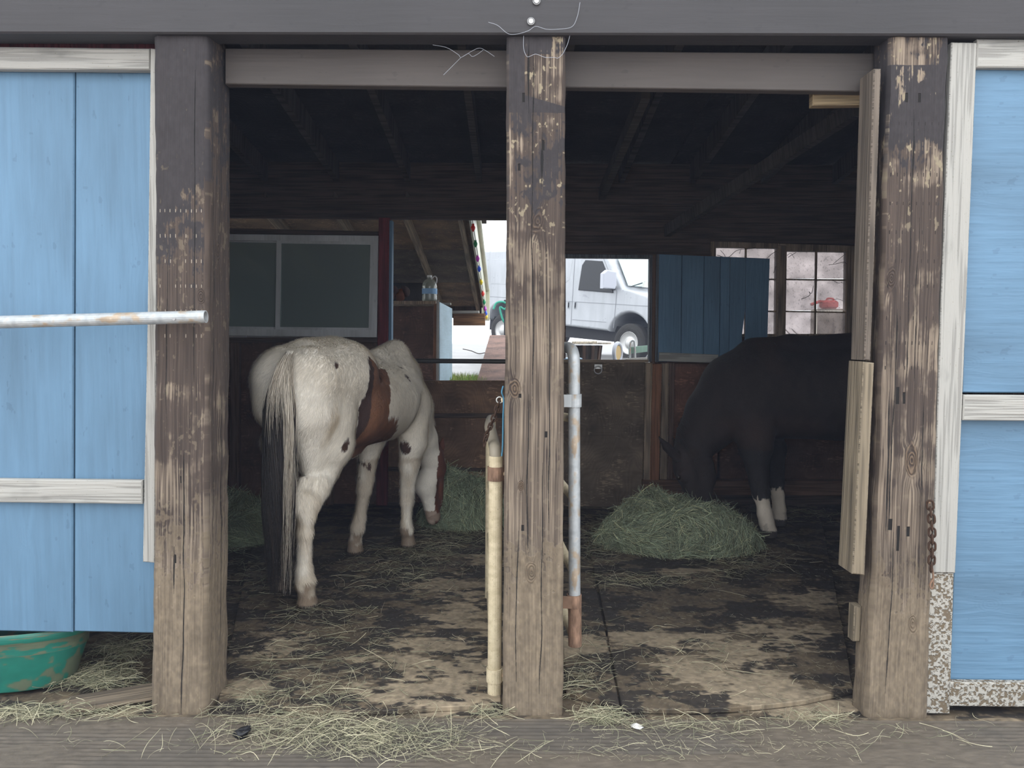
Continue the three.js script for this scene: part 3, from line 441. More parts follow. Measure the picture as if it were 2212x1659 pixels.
// ================================================================== LEAN-TO BEHIND THE BACK WALL
{
  const yR = (d) => 2.37 - 0.19 * (d - 6.45);
  const r = setting('lean_to_roof', 'weathered plywood lean-to roof behind the left stall', 'roof');
  for (let i = 0; i < 3; i++) { const d0 = 6.42 + i * 1.22, d1 = d0 + 1.215; for (const [a, b] of [[-3.6, -2.0], [-1.995, -0.38]]) mesh('panel', bar(V((a + b) / 2, yR(d0) + 0.1, ZD(d0)), V((a + b) / 2, yR(d1) + 0.1, ZD(d1)), b - a, 0.018), i === 1 ? plyMat(0x9c9284) : plyMat(0xc4aa8a), r); }
  for (const x of [-3.2, -2.62, -2.04, -1.46, -0.9, -0.44]) mesh('rafter', bar(V(x, yR(6.42) + 0.045, ZD(6.42)), V(x, yR(10.0) + 0.045, ZD(10.0)), 0.042, 0.09), boardMat(0x9a8d78, 'v'), r);
  mesh('eave_board', bar(V(-3.6, yR(10) + 0.02, ZD(10.02)), V(-0.4, yR(10) + 0.02, ZD(10.02)), 0.03, 0.16), M.darkH, r);
  const f = thing('metal_fascia', 'pale metal edge trim of the lean-to, hung with coloured bulbs', 'trim', V(-0.36, yR(8), ZD(8.2)));
  const fm = S({ color: 0xd8d8bf, roughness: 0.4, metalness: 0.1, map: rep(T.paint, 0.6, 1.8) });
  mesh('face', bar(V(-0.36, yR(6.5) + 0.2, ZD(6.5)), V(-0.36, yR(10.2) + 0.2, ZD(10.2)), 0.02, 0.38), fm, f);
  mesh('rolled_edge', tubeG([V(-0.335, yR(6.5) + 0.36, ZD(6.5)), V(-0.335, yR(10.2) + 0.36, ZD(10.2))], 0.03, 2, 12), fm, f);
  mesh('end_cap', bar(V(-0.36, yR(10.2) + 0.16, ZD(10.2)), V(-0.36, yR(10.2) + 0.16, ZD(10.26)), 0.12, 0.42), fm, f);
  // string of bulbs
  const st = thing('string_lights', 'string of coloured bulbs along the lean-to edge trim', 'string lights', V(-0.34, yR(8), ZD(8.2)));
  mesh('wire', tubeG([V(-0.34, yR(6.5) + 0.005, ZD(6.5)), V(-0.335, yR(8.2) - 0.008, ZD(8.2)), V(-0.34, yR(10.2) + 0.0, ZD(10.2))], 0.006, 30, 6), S({ color: 0xe8e8e0 }), st);
  const cols = [0xd62818, 0x1f8f50, 0xc43fc0, 0x2a58d8, 0xe8cf20, 0xe04030, 0x1f9a60, 0xc850d0, 0x2a60e0, 0xf0d040];
  const prof = [[0, 0], [0.008, 0], [0.009, -0.012], [0.016, -0.024], [0.014, -0.036], [0.006, -0.05], [0.0, -0.055]].map((a) => new THREE.Vector2(...a));
  [6.62, 7.05, 7.5, 7.85, 8.35, 8.85, 9.25, 9.6, 9.85, 10.05].forEach((d, i) => { const g = new THREE.LatheGeometry(prof, 12); g.scale(1.25, 1.25, 1.25); g.translate(-0.338, yR(d) + 0.002, ZD(d)); mesh('bulb', g, S({ color: cols[i], roughness: 0.25 }), st); });
  // dark back wall of the lean-to, and what stands in it
  const aw = setting('wall_lean_to', 'dark plank wall closing the lean-to behind the window', 'wall');
  for (let i = 0; i < 9; i++) { const x = -3.6 + i * 0.3; mesh('plank', bar(V(x + 0.15, 0, ZD(8.75)), V(x + 0.15, yR(8.75) + 0.06, ZD(8.75)), 0.297, 0.03, 0.002, V(0, 0, 1)), plyMat(0x3a3430), aw); }
  const cab = thing('plywood_cabinet', 'tall plywood cabinet with pale blue side and bottle on top', 'cabinet', V(-1.0, 0.35, ZD(7.3)));
  const ct = W(900, 650, 7.05).y;
  mesh('back', slabXY(vrect(-1.25, 0.3, -0.72, ct - 0.02), ZD(7.5), 0.02), M.plyDark, cab);
  mesh('top', bar(V(-1.28, ct - 0.015, ZD(7.28)), V(-0.7, ct - 0.015, ZD(7.28)), 0.46, 0.03), M.oldH, cab);
  mesh('post', slab([[937, 656], [944, 656], [942, 880], [934, 880]], 7.05, 0.05), M.brownV, cab);
  mesh('side_panel', bar(V(-0.672, (0.3 + ct) / 2, ZD(7.04)), V(-0.672, (0.3 + ct) / 2, ZD(8.5)), 0.02, ct - 0.32, 0.003), S({ color: 0xa8c4d2, map: rep(T.paint, 0.6, 1.8), roughness: 0.6 }), cab, 'pale blue side panel');
  mesh('edge_trim', slab([[943, 649], [948, 649], [947, 880], [942, 880]], 7.03, 0.03, 0.002), M.whiteV, cab, 'white edge trim');
  mesh('edge_trim', bar(V(-0.665, 0.3, ZD(8.5)), V(-0.665, ct - 0.12, ZD(8.5)), 0.05, 0.05), M.whiteV, cab, 'white edge trim');
  mesh('ledge', slab([[951, 654], [973, 654], [973, 658], [951, 658]], 8.3, 0.12, 0.002), M.whiteH, cab, 'short white ledge');
  const shelf = mesh('white_shelf', slab([[968, 671], [1034, 671], [1034, 676], [968, 676]], 9.0, 0.2, 0.003), M.whiteH); tag(shelf, 'narrow white board under the lean-to roof edge', 'board');
  const lum = mesh('lumber', slab([[979, 678], [1048, 677], [1048, 703], [979, 703]], 9.6, 0.1, 0.004), boardMat(0xa07a58, 'h')); tag(lum, 'brown timber baulk lying under the lean-to eave', 'timber');
  // water jug
  const jp = W(928, 648, 7.2), s = 0.2 / 0.2, jug = thing('water_jug', 'clear plastic water jug with blue label on the plywood cabinet', 'jug', V(jp.x, ct, jp.z));
  const jprof = [[0, 0.004], [0.06, 0.004], [0.068, 0.012], [0.07, 0.03], [0.066, 0.04], [0.07, 0.05], [0.066, 0.062], [0.07, 0.075], [0.07, 0.12], [0.066, 0.13], [0.07, 0.14], [0.066, 0.152], [0.066, 0.165], [0.05, 0.195], [0.028, 0.21], [0.02, 0.214], [0.02, 0.236], [0, 0.236]].map((a) => new THREE.Vector2(...a));
  const plastic = new THREE.MeshPhysicalMaterial({ color: 0xd8dcd4, transmission: 0.75, roughness: 0.15, thickness: 0 });
  const place = (g) => g.translate(jp.x, ct, jp.z);
  mesh('bottle', place(new THREE.LatheGeometry(jprof, 24)), plastic, jug);
  mesh('label_band', place(new THREE.CylinderGeometry(0.0712, 0.0712, 0.05, 24, 1, true).translate(0, 0.096, 0)), S({ color: 0x8fb6dc, side: THREE.DoubleSide }), jug, 'blue label');
  mesh('cap', place(new THREE.CylinderGeometry(0.022, 0.022, 0.02, 16).translate(0, 0.235, 0)), S({ color: 0xe0e0e0 }), jug);
  mesh('handle', place(tubeG([V(0.02, 0.21, 0.02), V(0.05, 0.235, 0.03), V(0.07, 0.215, 0.035), V(0.066, 0.17, 0.03)], 0.006, 14, 8)), S({ color: 0xd8d8d8 }), jug);
  // leather-brown bundle beside it
  const bp = W(858, 648, 7.2), bun = thing('leather_bundle', 'small orange-brown leather bundle on the plywood cabinet', 'bundle', V(bp.x, ct, bp.z));
  for (let i = 0; i < 4; i++) { const g = new THREE.SphereGeometry(0.045, 14, 10); const p = g.attributes.position; for (let k = 0; k < p.count; k++) { const q = 1 + 0.5 * (vn3(p.getX(k) * 30 + i * 9, p.getY(k) * 30, p.getZ(k) * 30, 4) - 0.5); p.setXYZ(k, p.getX(k) * q, p.getY(k) * q * 1.25, p.getZ(k) * q); } g.computeVertexNormals(); g.translate(bp.x - 0.07 + i * 0.045, ct + 0.068 + 0.03 * (i % 2), bp.z - 0.02 * i); mesh('fold', g, S({ color: [0x6a3620, 0x4a2a1c, 0x74401f, 0x3c241a][i] }), bun); }
}

// ================================================================== THE YARD BEHIND: VAN AND ODDMENTS
{
  const yaw = -47 * Math.PI / 180, wp = W(1361, 741, 14.3); // front wheel hub
  const v = thing('van', 'white cargo van parked behind the shed, seen through the opening', 'van', V(wp.x, wp.y - 0.365, wp.z));
  v.rotation.order = 'YXZ'; v.rotation.y = yaw; v.rotation.z = -0.072;
  const pm = S({ color: 0xbfc3c8, roughness: 0.3, map: rep(T.paint, 3, 3) }), gl = S({ color: 0x101214, roughness: 0.45 }), bl = S({ color: 0x1c1c1e, roughness: 0.7 }), seam = S({ color: 0x8a8d92 });
  const add = (n, g, m, p = v, lab) => { const o = new THREE.Mesh(g, m); o.name = n; o.castShadow = o.receiveShadow = true; if (lab) o.userData.label = lab; p.add(o); return o; };
  // side profile, forward is +x; wheel hub at x = 0
  const sh = new THREE.Shape(); sh.moveTo(-4.35, 0.6); sh.lineTo(-3.98, 0.58); sh.absarc(-3.5, 0.5, 0.47, Math.PI * 0.92, 0.08 * Math.PI, true); sh.lineTo(-0.52, 0.55); sh.absarc(0, 0.42, 0.5, Math.PI * 0.92, 0.06 * Math.PI, true); sh.lineTo(0.78, 0.55); sh.lineTo(0.86, 0.62); sh.quadraticCurveTo(0.9, 0.95, 0.82, 1.08); sh.quadraticCurveTo(0.55, 1.24, -0.2, 1.36); sh.lineTo(-0.62, 1.95); sh.quadraticCurveTo(-0.72, 2.08, -0.95, 2.1); sh.lineTo(-4.2, 2.1); sh.quadraticCurveTo(-4.4, 2.06, -4.42, 1.85); sh.closePath();
  const wv = 1.9, bg = new THREE.ExtrudeGeometry(sh, { depth: wv - 0.16, bevelEnabled: true, bevelSize: 0.05, bevelThickness: 0.08, bevelOffset: -0.05, bevelSegments: 4, curveSegments: 24 }); bg.translate(0, 0, -wv / 2 - 0.0 + 0.08 - 0.85 + 0.0); // right flank near z = 0
  bg.translate(0, 0, 0.0);
  add('body', bg, pm);
  const zs = -0.85 + 0.0 + (wv / 2) - 0.0; // near flank
  const side = (pts, th = 0.02, m = gl, n = 'side_window', lab) => { const g = new THREE.ExtrudeGeometry(new THREE.Shape(pts.map((p) => new THREE.Vector2(...p))), { depth: th, bevelEnabled: true, bevelSize: 0.02, bevelThickness: 0.004, bevelOffset: -0.02, bevelSegments: 2 }); g.translate(0, 0, zs - 0.006); return add(n, g, m, v, lab); };
  side([[-1.3, 1.3], [-0.42, 1.27], [-0.44, 1.36], [-0.74, 1.86], [-1.16, 1.88], [-1.24, 1.78]]);
  side([[-3.9, 1.36], [-1.75, 1.36], [-1.55, 1.5], [-1.5, 1.9], [-3.9, 1.9]], 0.006, pm, 'side_panel');
  for (const [a, b] of [[[-1.45, 0.62], [-1.45, 2.0]], [[-0.36, 0.62], [-0.34, 1.3]], [[-0.34, 1.3], [-0.74, 1.95]], [[-4.3, 1.09], [0.76, 1.06]], [[-1.42, 0.72], [-0.55, 0.72]]]) { const g = bar(V(a[0], a[1], zs + 0.001), V(b[0], b[1], zs + 0.001), 0.008, 0.012, 0.001, V(0, 0, 1)); add('seam', g, seam); }
  for (const x of [-1.54, -1.36]) { const g = bar(V(x, 0.93, zs + 0.004), V(x, 1.07, zs + 0.004), 0.012, 0.07, 0.002, V(0, 0, 1)); const h = add('door_handle', g, pm); add('grip', bar(V(x, 0.95, zs + 0.013), V(x, 1.05, zs + 0.013), 0.014, 0.03, 0.002, V(0, 0, 1)), bl, h); }
  // windscreen, wipers, work light, mirror
  const n2 = V(0.59, 0.42, 0).normalize(), p0 = V(-0.21, 1.4, 0), p1 = V(-0.6, 1.94, 0);
  const ws = new THREE.BufferGeometry(), z0 = zs - 0.12, z1 = zs - wv + 0.12, o = n2.clone().multiplyScalar(0.035);
  ws.setAttribute('position', new THREE.Float32BufferAttribute([p0.x + o.x, p0.y + o.y, z0, p0.x + o.x, p0.y + o.y, z1, p1.x + o.x, p1.y + o.y, z1 + 0.1, p1.x + o.x, p1.y + o.y, z0 - 0.1], 3)); ws.setAttribute('uv', new THREE.Float32BufferAttribute([0, 0, 1, 0, 1, 1, 0, 1], 2)); ws.setIndex([0, 1, 2, 0, 2, 3]); ws.computeVertexNormals();
  add('windshield', ws, S({ color: 0x9fb4b4, roughness: 0.08, metalness: 0.4, side: THREE.DoubleSide }), v, 'pale windshield');
  for (const z of [zs - 0.2, zs - 0.95]) add('wiper', bar(V(-0.17, 1.41, z), V(-0.24, 1.52, z - 0.5), 0.012, 0.012), bl);
  add('work_lamp_housing', new THREE.BoxGeometry(0.05, 0.1, 0.16).translate(-0.1, 1.46, zs - 0.55), S({ color: 0xc8c8c0 }), v);
  const mir = new THREE.ExtrudeGeometry(new THREE.Shape([[-0.12, 0], [0.1, 0], [0.12, 0.05], [0.1, 0.28], [-0.06, 0.3], [-0.13, 0.24]].map((a) => new THREE.Vector2(...a))), { depth: 0.1, bevelEnabled: true, bevelSize: 0.02, bevelThickness: 0.02, bevelSegments: 2 }); mir.rotateY(Math.PI / 2 - 0.4); mir.translate(-0.42, 1.36, zs + 0.2);
  const mm = add('mirror', mir, S({ color: 0xa8abb4, roughness: 0.4 }), v, 'grey wing mirror'); add('mirror_arm', bar(V(-0.42, 1.36, zs), V(-0.42, 1.38, zs + 0.2), 0.08, 0.07), bl, mm);
  add('front_bumper', bar(V(0.9, 0.55, zs - wv + 0.1), V(0.9, 0.55, zs - 0.1), 0.12, 0.2, 0.02), S({ color: 0xb8bcc0, metalness: 0.6, roughness: 0.3 }));
  add('grille', bar(V(0.85, 0.88, zs - wv + 0.35), V(0.85, 0.88, zs - 0.35), 0.05, 0.26, 0.01), bl);
  add('underbody', new THREE.BoxGeometry(4.6, 0.3, 1.5).translate(-1.8, 0.5, zs - wv / 2), bl);
  for (const [x, z] of [[0, zs - 0.13], [-3.5, zs - 0.13], [0, zs - wv + 0.13], [-3.5, zs - wv + 0.13]]) {
    const tp = [[0.2, -0.1], [0.27, -0.12], [0.34, -0.11], [0.365, -0.07], [0.365, 0.07], [0.34, 0.11], [0.27, 0.12], [0.2, 0.1]].map((a) => new THREE.Vector2(...a));
    const tg = new THREE.LatheGeometry(tp, 40); tg.rotateX(Math.PI / 2); tg.translate(x, 0.365, z);
    const wh = add('wheel', tg, S({ color: 0x2a2927, roughness: 0.9, bumpMap: T.noiseB, bumpScale: 0.01 }));
    const rp = [[0, 0.09], [0.07, 0.09], [0.09, 0.06], [0.13, 0.05], [0.16, 0.07], [0.2, 0.075], [0.21, 0.09], [0.215, 0.07], [0.2, 0.03], [0, 0.02]].map((a) => new THREE.Vector2(...a));
    const rg = new THREE.LatheGeometry(rp, 32); rg.rotateX(Math.PI / 2); if (z < zs - 1) rg.rotateX(Math.PI); rg.translate(x, 0.365, z + (z < zs - 1 ? -0.02 : 0.02));
    add('rim', rg, S({ color: 0xb8b8b6, metalness: 0.6, roughness: 0.4 }), wh);
  }
  for (const x of [-3.6, -2.4, -1.3]) add('roof_rack_bar', bar(V(x, 2.2, zs - wv + 0.15), V(x, 2.2, zs - 0.15), 0.04, 0.04), S({ color: 0xc8c8c8 }));
  for (const z of [zs - 0.15, zs - wv + 0.15]) add('roof_rack_rail', bar(V(-3.8, 2.16, z), V(-1.1, 2.16, z), 0.03, 0.1), S({ color: 0xc8c8c8 }));
}
{ // oddments on the bank behind the half door
  const by = (d) => backH(d) - 0.01;
  const p = W(1268, 800, 9.0), t = thing('wooden_tub', 'dark tapered wooden tub with pale boards on top', 'tub', V(p.x, by(9), p.z));
  const top = W(1268, 746, 9).y, H = top - by(9);
  const tb = new THREE.CylinderGeometry(0.16, 0.11, H, 20, 1); tb.translate(p.x, by(9) + H / 2, p.z); mesh('body', tb, boardMat(0x4a4440), t);
  for (let i = 0; i < 10; i++) { const a = i / 10 * 6.283; mesh('stave', bar(V(p.x + Math.cos(a) * 0.113, by(9), p.z + Math.sin(a) * 0.113), V(p.x + Math.cos(a) * 0.162, top, p.z + Math.sin(a) * 0.162), 0.03, 0.03, 0.003), M.darkV, t); }
  mesh('board', bar(V(p.x - 0.2, top + 0.022, p.z + 0.09), V(p.x + 0.26, top + 0.024, p.z + 0.07), 0.17, 0.02), boardMat(0xd8d0c0, 'h'), t);
  mesh('board', bar(V(p.x - 0.17, top + 0.036, p.z - 0.09), V(p.x + 0.12, top + 0.04, p.z - 0.06), 0.17, 0.018), boardMat(0xd8d0c0, 'h'), t);
  // small wheel of a hand truck
  const q = W(1334, 762, 8.6), ht = thing('cart_wheel', 'small upright cart wheel with pale tyre and tan hub', 'wheel', V(q.x, by(8.6), q.z));
  const R = q.y - by(8.6) > 0.12 ? 0.105 : 0.1; const tg = new THREE.TorusGeometry(R, 0.022, 12, 32); tg.rotateY(1.05); tg.translate(q.x, q.y, q.z); mesh('tyre', tg, S({ color: 0xb8bcc4 }), ht);
  const hg = new THREE.CylinderGeometry(0.08, 0.08, 0.02, 24); hg.rotateX(Math.PI / 2); hg.rotateY(1.05); hg.translate(q.x, q.y, q.z); mesh('hub', hg, S({ color: 0xb9a070 }), ht);
  mesh('axle_stand', bar(V(q.x, by(8.6) - 0.02, q.z - 0.03), V(q.x, q.y, q.z - 0.03), 0.03, 0.03), M.darkPipe, ht);
  // frame with green board
  const gp = W(1385, 790, 8.8), gf = thing('green_board_frame', 'low metal frame carrying a pale green board', 'frame', V(gp.x, by(8.8), gp.z));
  mesh('board', slab([[1358, 750], [1420, 744], [1420, 757], [1358, 765]], 8.8, 0.02, 0.002), S({ color: 0x9fc0b0, map: rep(T.paint, 0.6, 1.8) }), gf);
  mesh('base_board', slab([[1352, 774], [1420, 771], [1420, 784], [1352, 786]], 8.75, 0.06, 0.002), M.whiteH, gf);
  mesh('hoop', tubeG([W(1361, 775, 8.78), W(1361, 745, 8.78), W(1364, 737, 8.78), W(1369, 736, 8.78), W(1371, 745, 8.78), W(1372, 775, 8.78)], 0.012, 24, 8), M.galv, gf);
  mesh('leg', bar(W(1359, 815, 8.8), W(1359, 770, 8.8), 0.03, 0.03), M.darkPipe, gf); mesh('leg', bar(W(1415, 815, 8.8), W(1415, 766, 8.8), 0.03, 0.03), M.darkPipe, gf);
  const bp = W(1232, 776, 8.2), bb = thing('blue_bin', 'pale blue plastic bin just behind the half door', 'bin', V(bp.x, by(8.2), bp.z));
  const hb = bp.y - by(8.2); mesh('body', bar(V(bp.x, by(8.2), bp.z), V(bp.x, by(8.2) + Math.max(hb, 0.1), bp.z), 0.22, 0.2, 0.02, V(0, 0, 1)), S({ color: 0x9fbede, roughness: 0.4 }), bb);
  mesh('rim', bar(V(bp.x, by(8.2) + Math.max(hb, 0.1), bp.z), V(bp.x, by(8.2) + Math.max(hb, 0.1) + 0.015, bp.z), 0.24, 0.22, 0.005, V(0, 0, 1)), S({ color: 0xb5cfe8, roughness: 0.4 }), bb);
  // reddish plywood sheet lying on the bank
  const sh = new THREE.BufferGeometry(), c = [[1028, 832, 8.0], [1140, 832, 8.0], [1140, 724, 11.5], [1058, 724, 11.5]].map((a) => W(...a));
  const lo = c.map((a) => a.clone().add(V(0, -0.025, 0))), all = [...c, ...lo];
  const fac = [[0, 1, 2, 3], [7, 6, 5, 4], [4, 5, 1, 0], [5, 6, 2, 1], [6, 7, 3, 2], [7, 4, 0, 3]], pos = [], uv = [];
  for (const f of fac) for (const k of [0, 1, 2, 0, 2, 3]) { const a = all[f[k]]; pos.push(a.x, a.y, a.z); uv.push(a.x, a.z); }
  sh.setAttribute('position', new THREE.Float32BufferAttribute(pos, 3)); sh.setAttribute('uv', new THREE.Float32BufferAttribute(uv, 2)); sh.computeVertexNormals();
  tag(mesh('plywood_ramp', sh, plyMat(0xa88478)), 'reddish plywood sheet laid as a ramp behind the opening', 'plywood');
  // green hose hanging behind
  const hp = [[1066, 668], [1072, 655], [1085, 652], [1096, 658], [1090, 668], [1080, 664], [1086, 690], [1094, 700]];
  tag(mesh('garden_hose', tubeG(hp.map(([x, y], i) => W(x, y, 12.12 + 0.005 * i)), 0.017, 60, 8), S({ color: 0x2f8f7a, roughness: 0.5 })), 'green garden hose coiled past the coloured bulbs', 'hose');
  tag(mesh('hose_stand', bar(W(1092, 792, 12.16), W(1092, 648, 12.16), 0.05, 0.05), M.black), 'dark stake holding up the green hose', 'stake');
  // bare twig on the concrete
  tag(mesh('twig', tubeG([W(1000, 754, 10.4), W(1018, 758, 10.3), W(1034, 764, 10.2), W(1048, 762, 10.2)], 0.006, 16, 5), S({ color: 0x4a4038 })), 'thin bare twig on the pale concrete', 'twig');
  // grass tuft on the bank: blades
  const gg = new THREE.BufferGeometry(); gg.setAttribute('position', new THREE.Float32BufferAttribute([-0.004, 0, 0, 0.004, 0, 0, 0.002, 0.06, 0.01, -0.002, 0.06, 0.01, 0, 0.1, 0.03], 3)); gg.setIndex([0, 1, 2, 0, 2, 3, 3, 2, 4]); gg.computeVertexNormals();
  const N = 2200, im = new THREE.InstancedMesh(gg, S({ color: 0xffffff, side: THREE.DoubleSide }), N), mt = new THREE.Matrix4(), rg = rngOf(55), cc = new THREE.Color();
  for (let i = 0; i < N; i++) { const x = lerp(-0.78, -0.28, rg()), d = lerp(8.0, 9.3, rg()), s = 0.4 + rg() * 0.7; mt.makeRotationY(rg() * 6.28).scale(V(s, s, s)).setPosition(x, backH(d) - 0.015, ZD(d)); im.setMatrixAt(i, mt); im.setColorAt(i, cc.setRGB(0.22 + 0.2 * rg(), 0.3 + 0.2 * rg(), 0.07 + 0.06 * rg())); }
  im.name = 'grass'; im.castShadow = im.receiveShadow = true; scene.add(im); tag(im, 'patch of short green grass behind the opening', 'grass', null, 'stuff');
  // seen through the hazy window: a pale covered mound, a shrub, a red can
  const mp = W(1830, 740, 9.5), mg = new THREE.SphereGeometry(0.6, 32, 20, 0, Math.PI * 2, 0, Math.PI / 2), mpo = mg.attributes.position;
  for (let k = 0; k < mpo.count; k++) { const n = 1 + 0.3 * (vn3(mpo.getX(k) * 4, mpo.getY(k) * 4, mpo.getZ(k) * 4, 8) - 0.5); mpo.setXYZ(k, mpo.getX(k) * n, mpo.getY(k) * n * 0.85, mpo.getZ(k) * n * 0.7); } mg.computeVertexNormals(); mg.translate(mp.x + 0.25, by(9.5) - 0.02, mp.z);
  tag(mesh('tarp_mound', mg, S({ color: 0xdde3ee, roughness: 0.6 })), 'pale tarp-covered mound outside the hazy window', 'mound');
  const rp = W(1790, 668, 10.4), can = thing('fuel_can', 'red plastic can standing on a crate outside the hazy window', 'can', V(rp.x, by(10.4), rp.z));
  const hc = rp.y - by(10.4); mesh('crate', bar(V(rp.x, by(10.4) - 0.03, rp.z), V(rp.x, rp.y, rp.z), 0.36, 0.3, 0.01, V(0, 0, 1)), boardMat(0xb0aaa0), can, 'pale wooden crate');
  mesh('can_body', bar(V(rp.x, rp.y, rp.z), V(rp.x, rp.y + 0.12, rp.z), 0.2, 0.14, 0.03, V(0, 0, 1)), S({ color: 0xe02028, roughness: 0.35 }), can); mesh('spout', tubeG([V(rp.x - 0.06, rp.y + 0.1, rp.z), V(rp.x - 0.13, rp.y + 0.1, rp.z), V(rp.x - 0.24, rp.y + 0.06, rp.z)], 0.02, 12, 8), S({ color: 0xe02028, roughness: 0.35 }), can); mesh('can_handle', tubeG([V(rp.x - 0.03, rp.y + 0.11, rp.z), V(rp.x - 0.02, rp.y + 0.14, rp.z), V(rp.x + 0.05, rp.y + 0.14, rp.z), V(rp.x + 0.07, rp.y + 0.11, rp.z)], 0.014, 14, 8), S({ color: 0xe02028 }), can);
  const sr = rngOf(91), sb = thing('bare_shrub', 'leafless grey shrub outside the hazy window', 'shrub', V(W(1790, 740, 8.6).x, by(8.6), ZD(8.6)));
  const sx = sb.position.x, sz = sb.position.z, gs = []; for (let i = 0; i < 22; i++) { const a = -1.4 + 2.8 * sr(), L = 0.35 + 0.35 * sr(); gs.push(tubeG([V(sx, by(8.6) - 0.02, sz), V(sx + Math.sin(a) * L * 0.5, by(8.6) + L * 0.6, sz + 0.2 * (sr() - 0.5)), V(sx + Math.sin(a) * L * 1.1, by(8.6) + L, sz + 0.3 * (sr() - 0.5))], 0.006, 8, 5)); }
  mesh('branches', merge(gs), S({ color: 0x55504e }), sb);
}

// ================================================================== GATES, PIPES, CHAINS AT THE POSTS
function chainLinks(parent, pts, L, r, mat) { // links along a polyline, every second turned
  const c = new THREE.CatmullRomCurve3(pts), n = Math.round(c.getLength() / (L * 0.72)), w = L * 0.3, st = [];
  for (let i = 0; i < 24; i++) { const a = i / 24 * Math.PI * 2; st.push(V(Math.cos(a) * w, Math.sin(a) * w + Math.sign(Math.sin(a)) * (L / 2 - w), 0)); }
  const base = new THREE.TubeGeometry(new THREE.CatmullRomCurve3(st, true), 32, r, 7, true);
  for (let i = 0; i < n; i++) { const t = (i + 0.5) / n, p = c.getPointAt(t), q = new THREE.Quaternion().setFromUnitVectors(V(0, 1, 0), c.getTangentAt(t)), m = new THREE.Mesh(base, mat); m.name = 'link'; m.castShadow = m.receiveShadow = true; m.quaternion.copy(q).multiply(new THREE.Quaternion().setFromAxisAngle(V(0, 1, 0), (i % 2) * Math.PI / 2 + 0.4 + 0.5 * (rnd() - 0.5))); m.position.copy(p).sub(parent.position); parent.add(m); }
}
{ // pipe latch across the blue door
  const a = W(-120, 699, 2.655), b = W(445, 684, 2.655);
  const t = thing('pipe_bar', 'galvanised pipe bar held across the blue door and post', 'pipe', a.clone());
  mesh('pipe', pipeG(a, b, 0.0218), M.galv, t); const p = W(376, 689, 2.632); mesh('bolt_head', cap(p, V(0, 0, 1), 0.005, 0.006), S({ color: 0xb0b0b0, metalness: 0.6 }), t);
}
{ // gate folded in beside the left of the middle post
  const t = thing('stall_gate', 'tan coated pipe gate swung into the paint horse stall, hung with chain', 'gate', G(1069, 1560));
  const a = W(1068, 1500, 2.86), b = W(1071, 985, 2.86), r = 0.0262;
  mesh('end_pipe', pipeG(a, b, r), M.tanPipe, t);
  const far0 = W(1058, 1330, 3.95), far1 = W(1060, 905, 3.95);
  mesh('far_pipe', pipeG(far0, far1, 0.0255), M.tanPipe, t);
  mesh('top_elbow', tubeG([b.clone().add(V(0, -0.02, 0)), b.clone().add(V(-0.002, 0.02, -0.01)), W(1067, 958, 2.93), W(1060, 930, 3.06), W(1058, 918, 3.3), far1], 0.0225, 50, 14), M.tape, t, 'taped grey-brown elbow');
  for (const f of [0.12, 0.42, 0.7]) mesh('rail', tubeG([a.clone().lerp(b, f), far0.clone().lerp(far1, f)], 0.018, 2, 10), M.tanPipe, t);
  for (const py of [1022, 1456]) { const p = a.clone().lerp(b, (1500 - py) / 515), s = py < 1100 ? M.rust : M.tanPipe; const col = mesh('clamp', pipeG(p.clone().add(V(0, -0.026, 0)), p.clone().add(V(0, 0.026, 0)), r + 0.005, 0.004), s, t, py < 1100 ? 'rusty clamp' : undefined); mesh('clamp_lug', bar(p.clone().add(V(r, 0, 0)), p.clone().add(V(r + 0.035, 0, -0.01)), 0.02, 0.045), s, t); mesh('bolt', cap(p.clone().add(V(r + 0.014, 0, 0.02)), V(0.4, 0, 1), 0.009, 0.03), S({ color: 0xb09a80, metalness: 0.4 }), t); }
  const ch = thing('gate_chain', 'rusty chain draped from the middle post to the tan gate', 'chain', W(1088, 862, 2.83));
  chainLinks(ch, [W(1079, 868, 2.83), W(1066, 905, 2.85), W(1052, 938, 2.88), W(1046, 962, 2.9)], 0.028, 0.0034, M.chainRust);
  mesh('snap_ring', new THREE.TorusGeometry(0.011, 0.0025, 8, 20).translate(W(1079, 864, 2.83).x, W(1079, 864, 2.83).y, W(1079, 864, 2.83).z), S({ color: 0xc8c8c4, metalness: 0.6, roughness: 0.4 }), ch);
  mesh('eye_bolt', bar(W(1082, 864, 2.835), W(1096, 864, 2.835), 0.016, 0.016, 0.003), S({ color: 0xc8b89a }), ch);
  const rope = mesh('baling_twine', tubeG([W(1087, 834, 2.82), W(1084, 848, 2.81), W(1088, 862, 2.815), W(1087, 900, 2.82), W(1086, 960, 2.825), W(1084, 985, 2.83)], 0.0032, 40, 6), S({ color: 0x4a7f9a })); tag(rope, 'thin blue twine tied beside the middle post', 'twine');
}
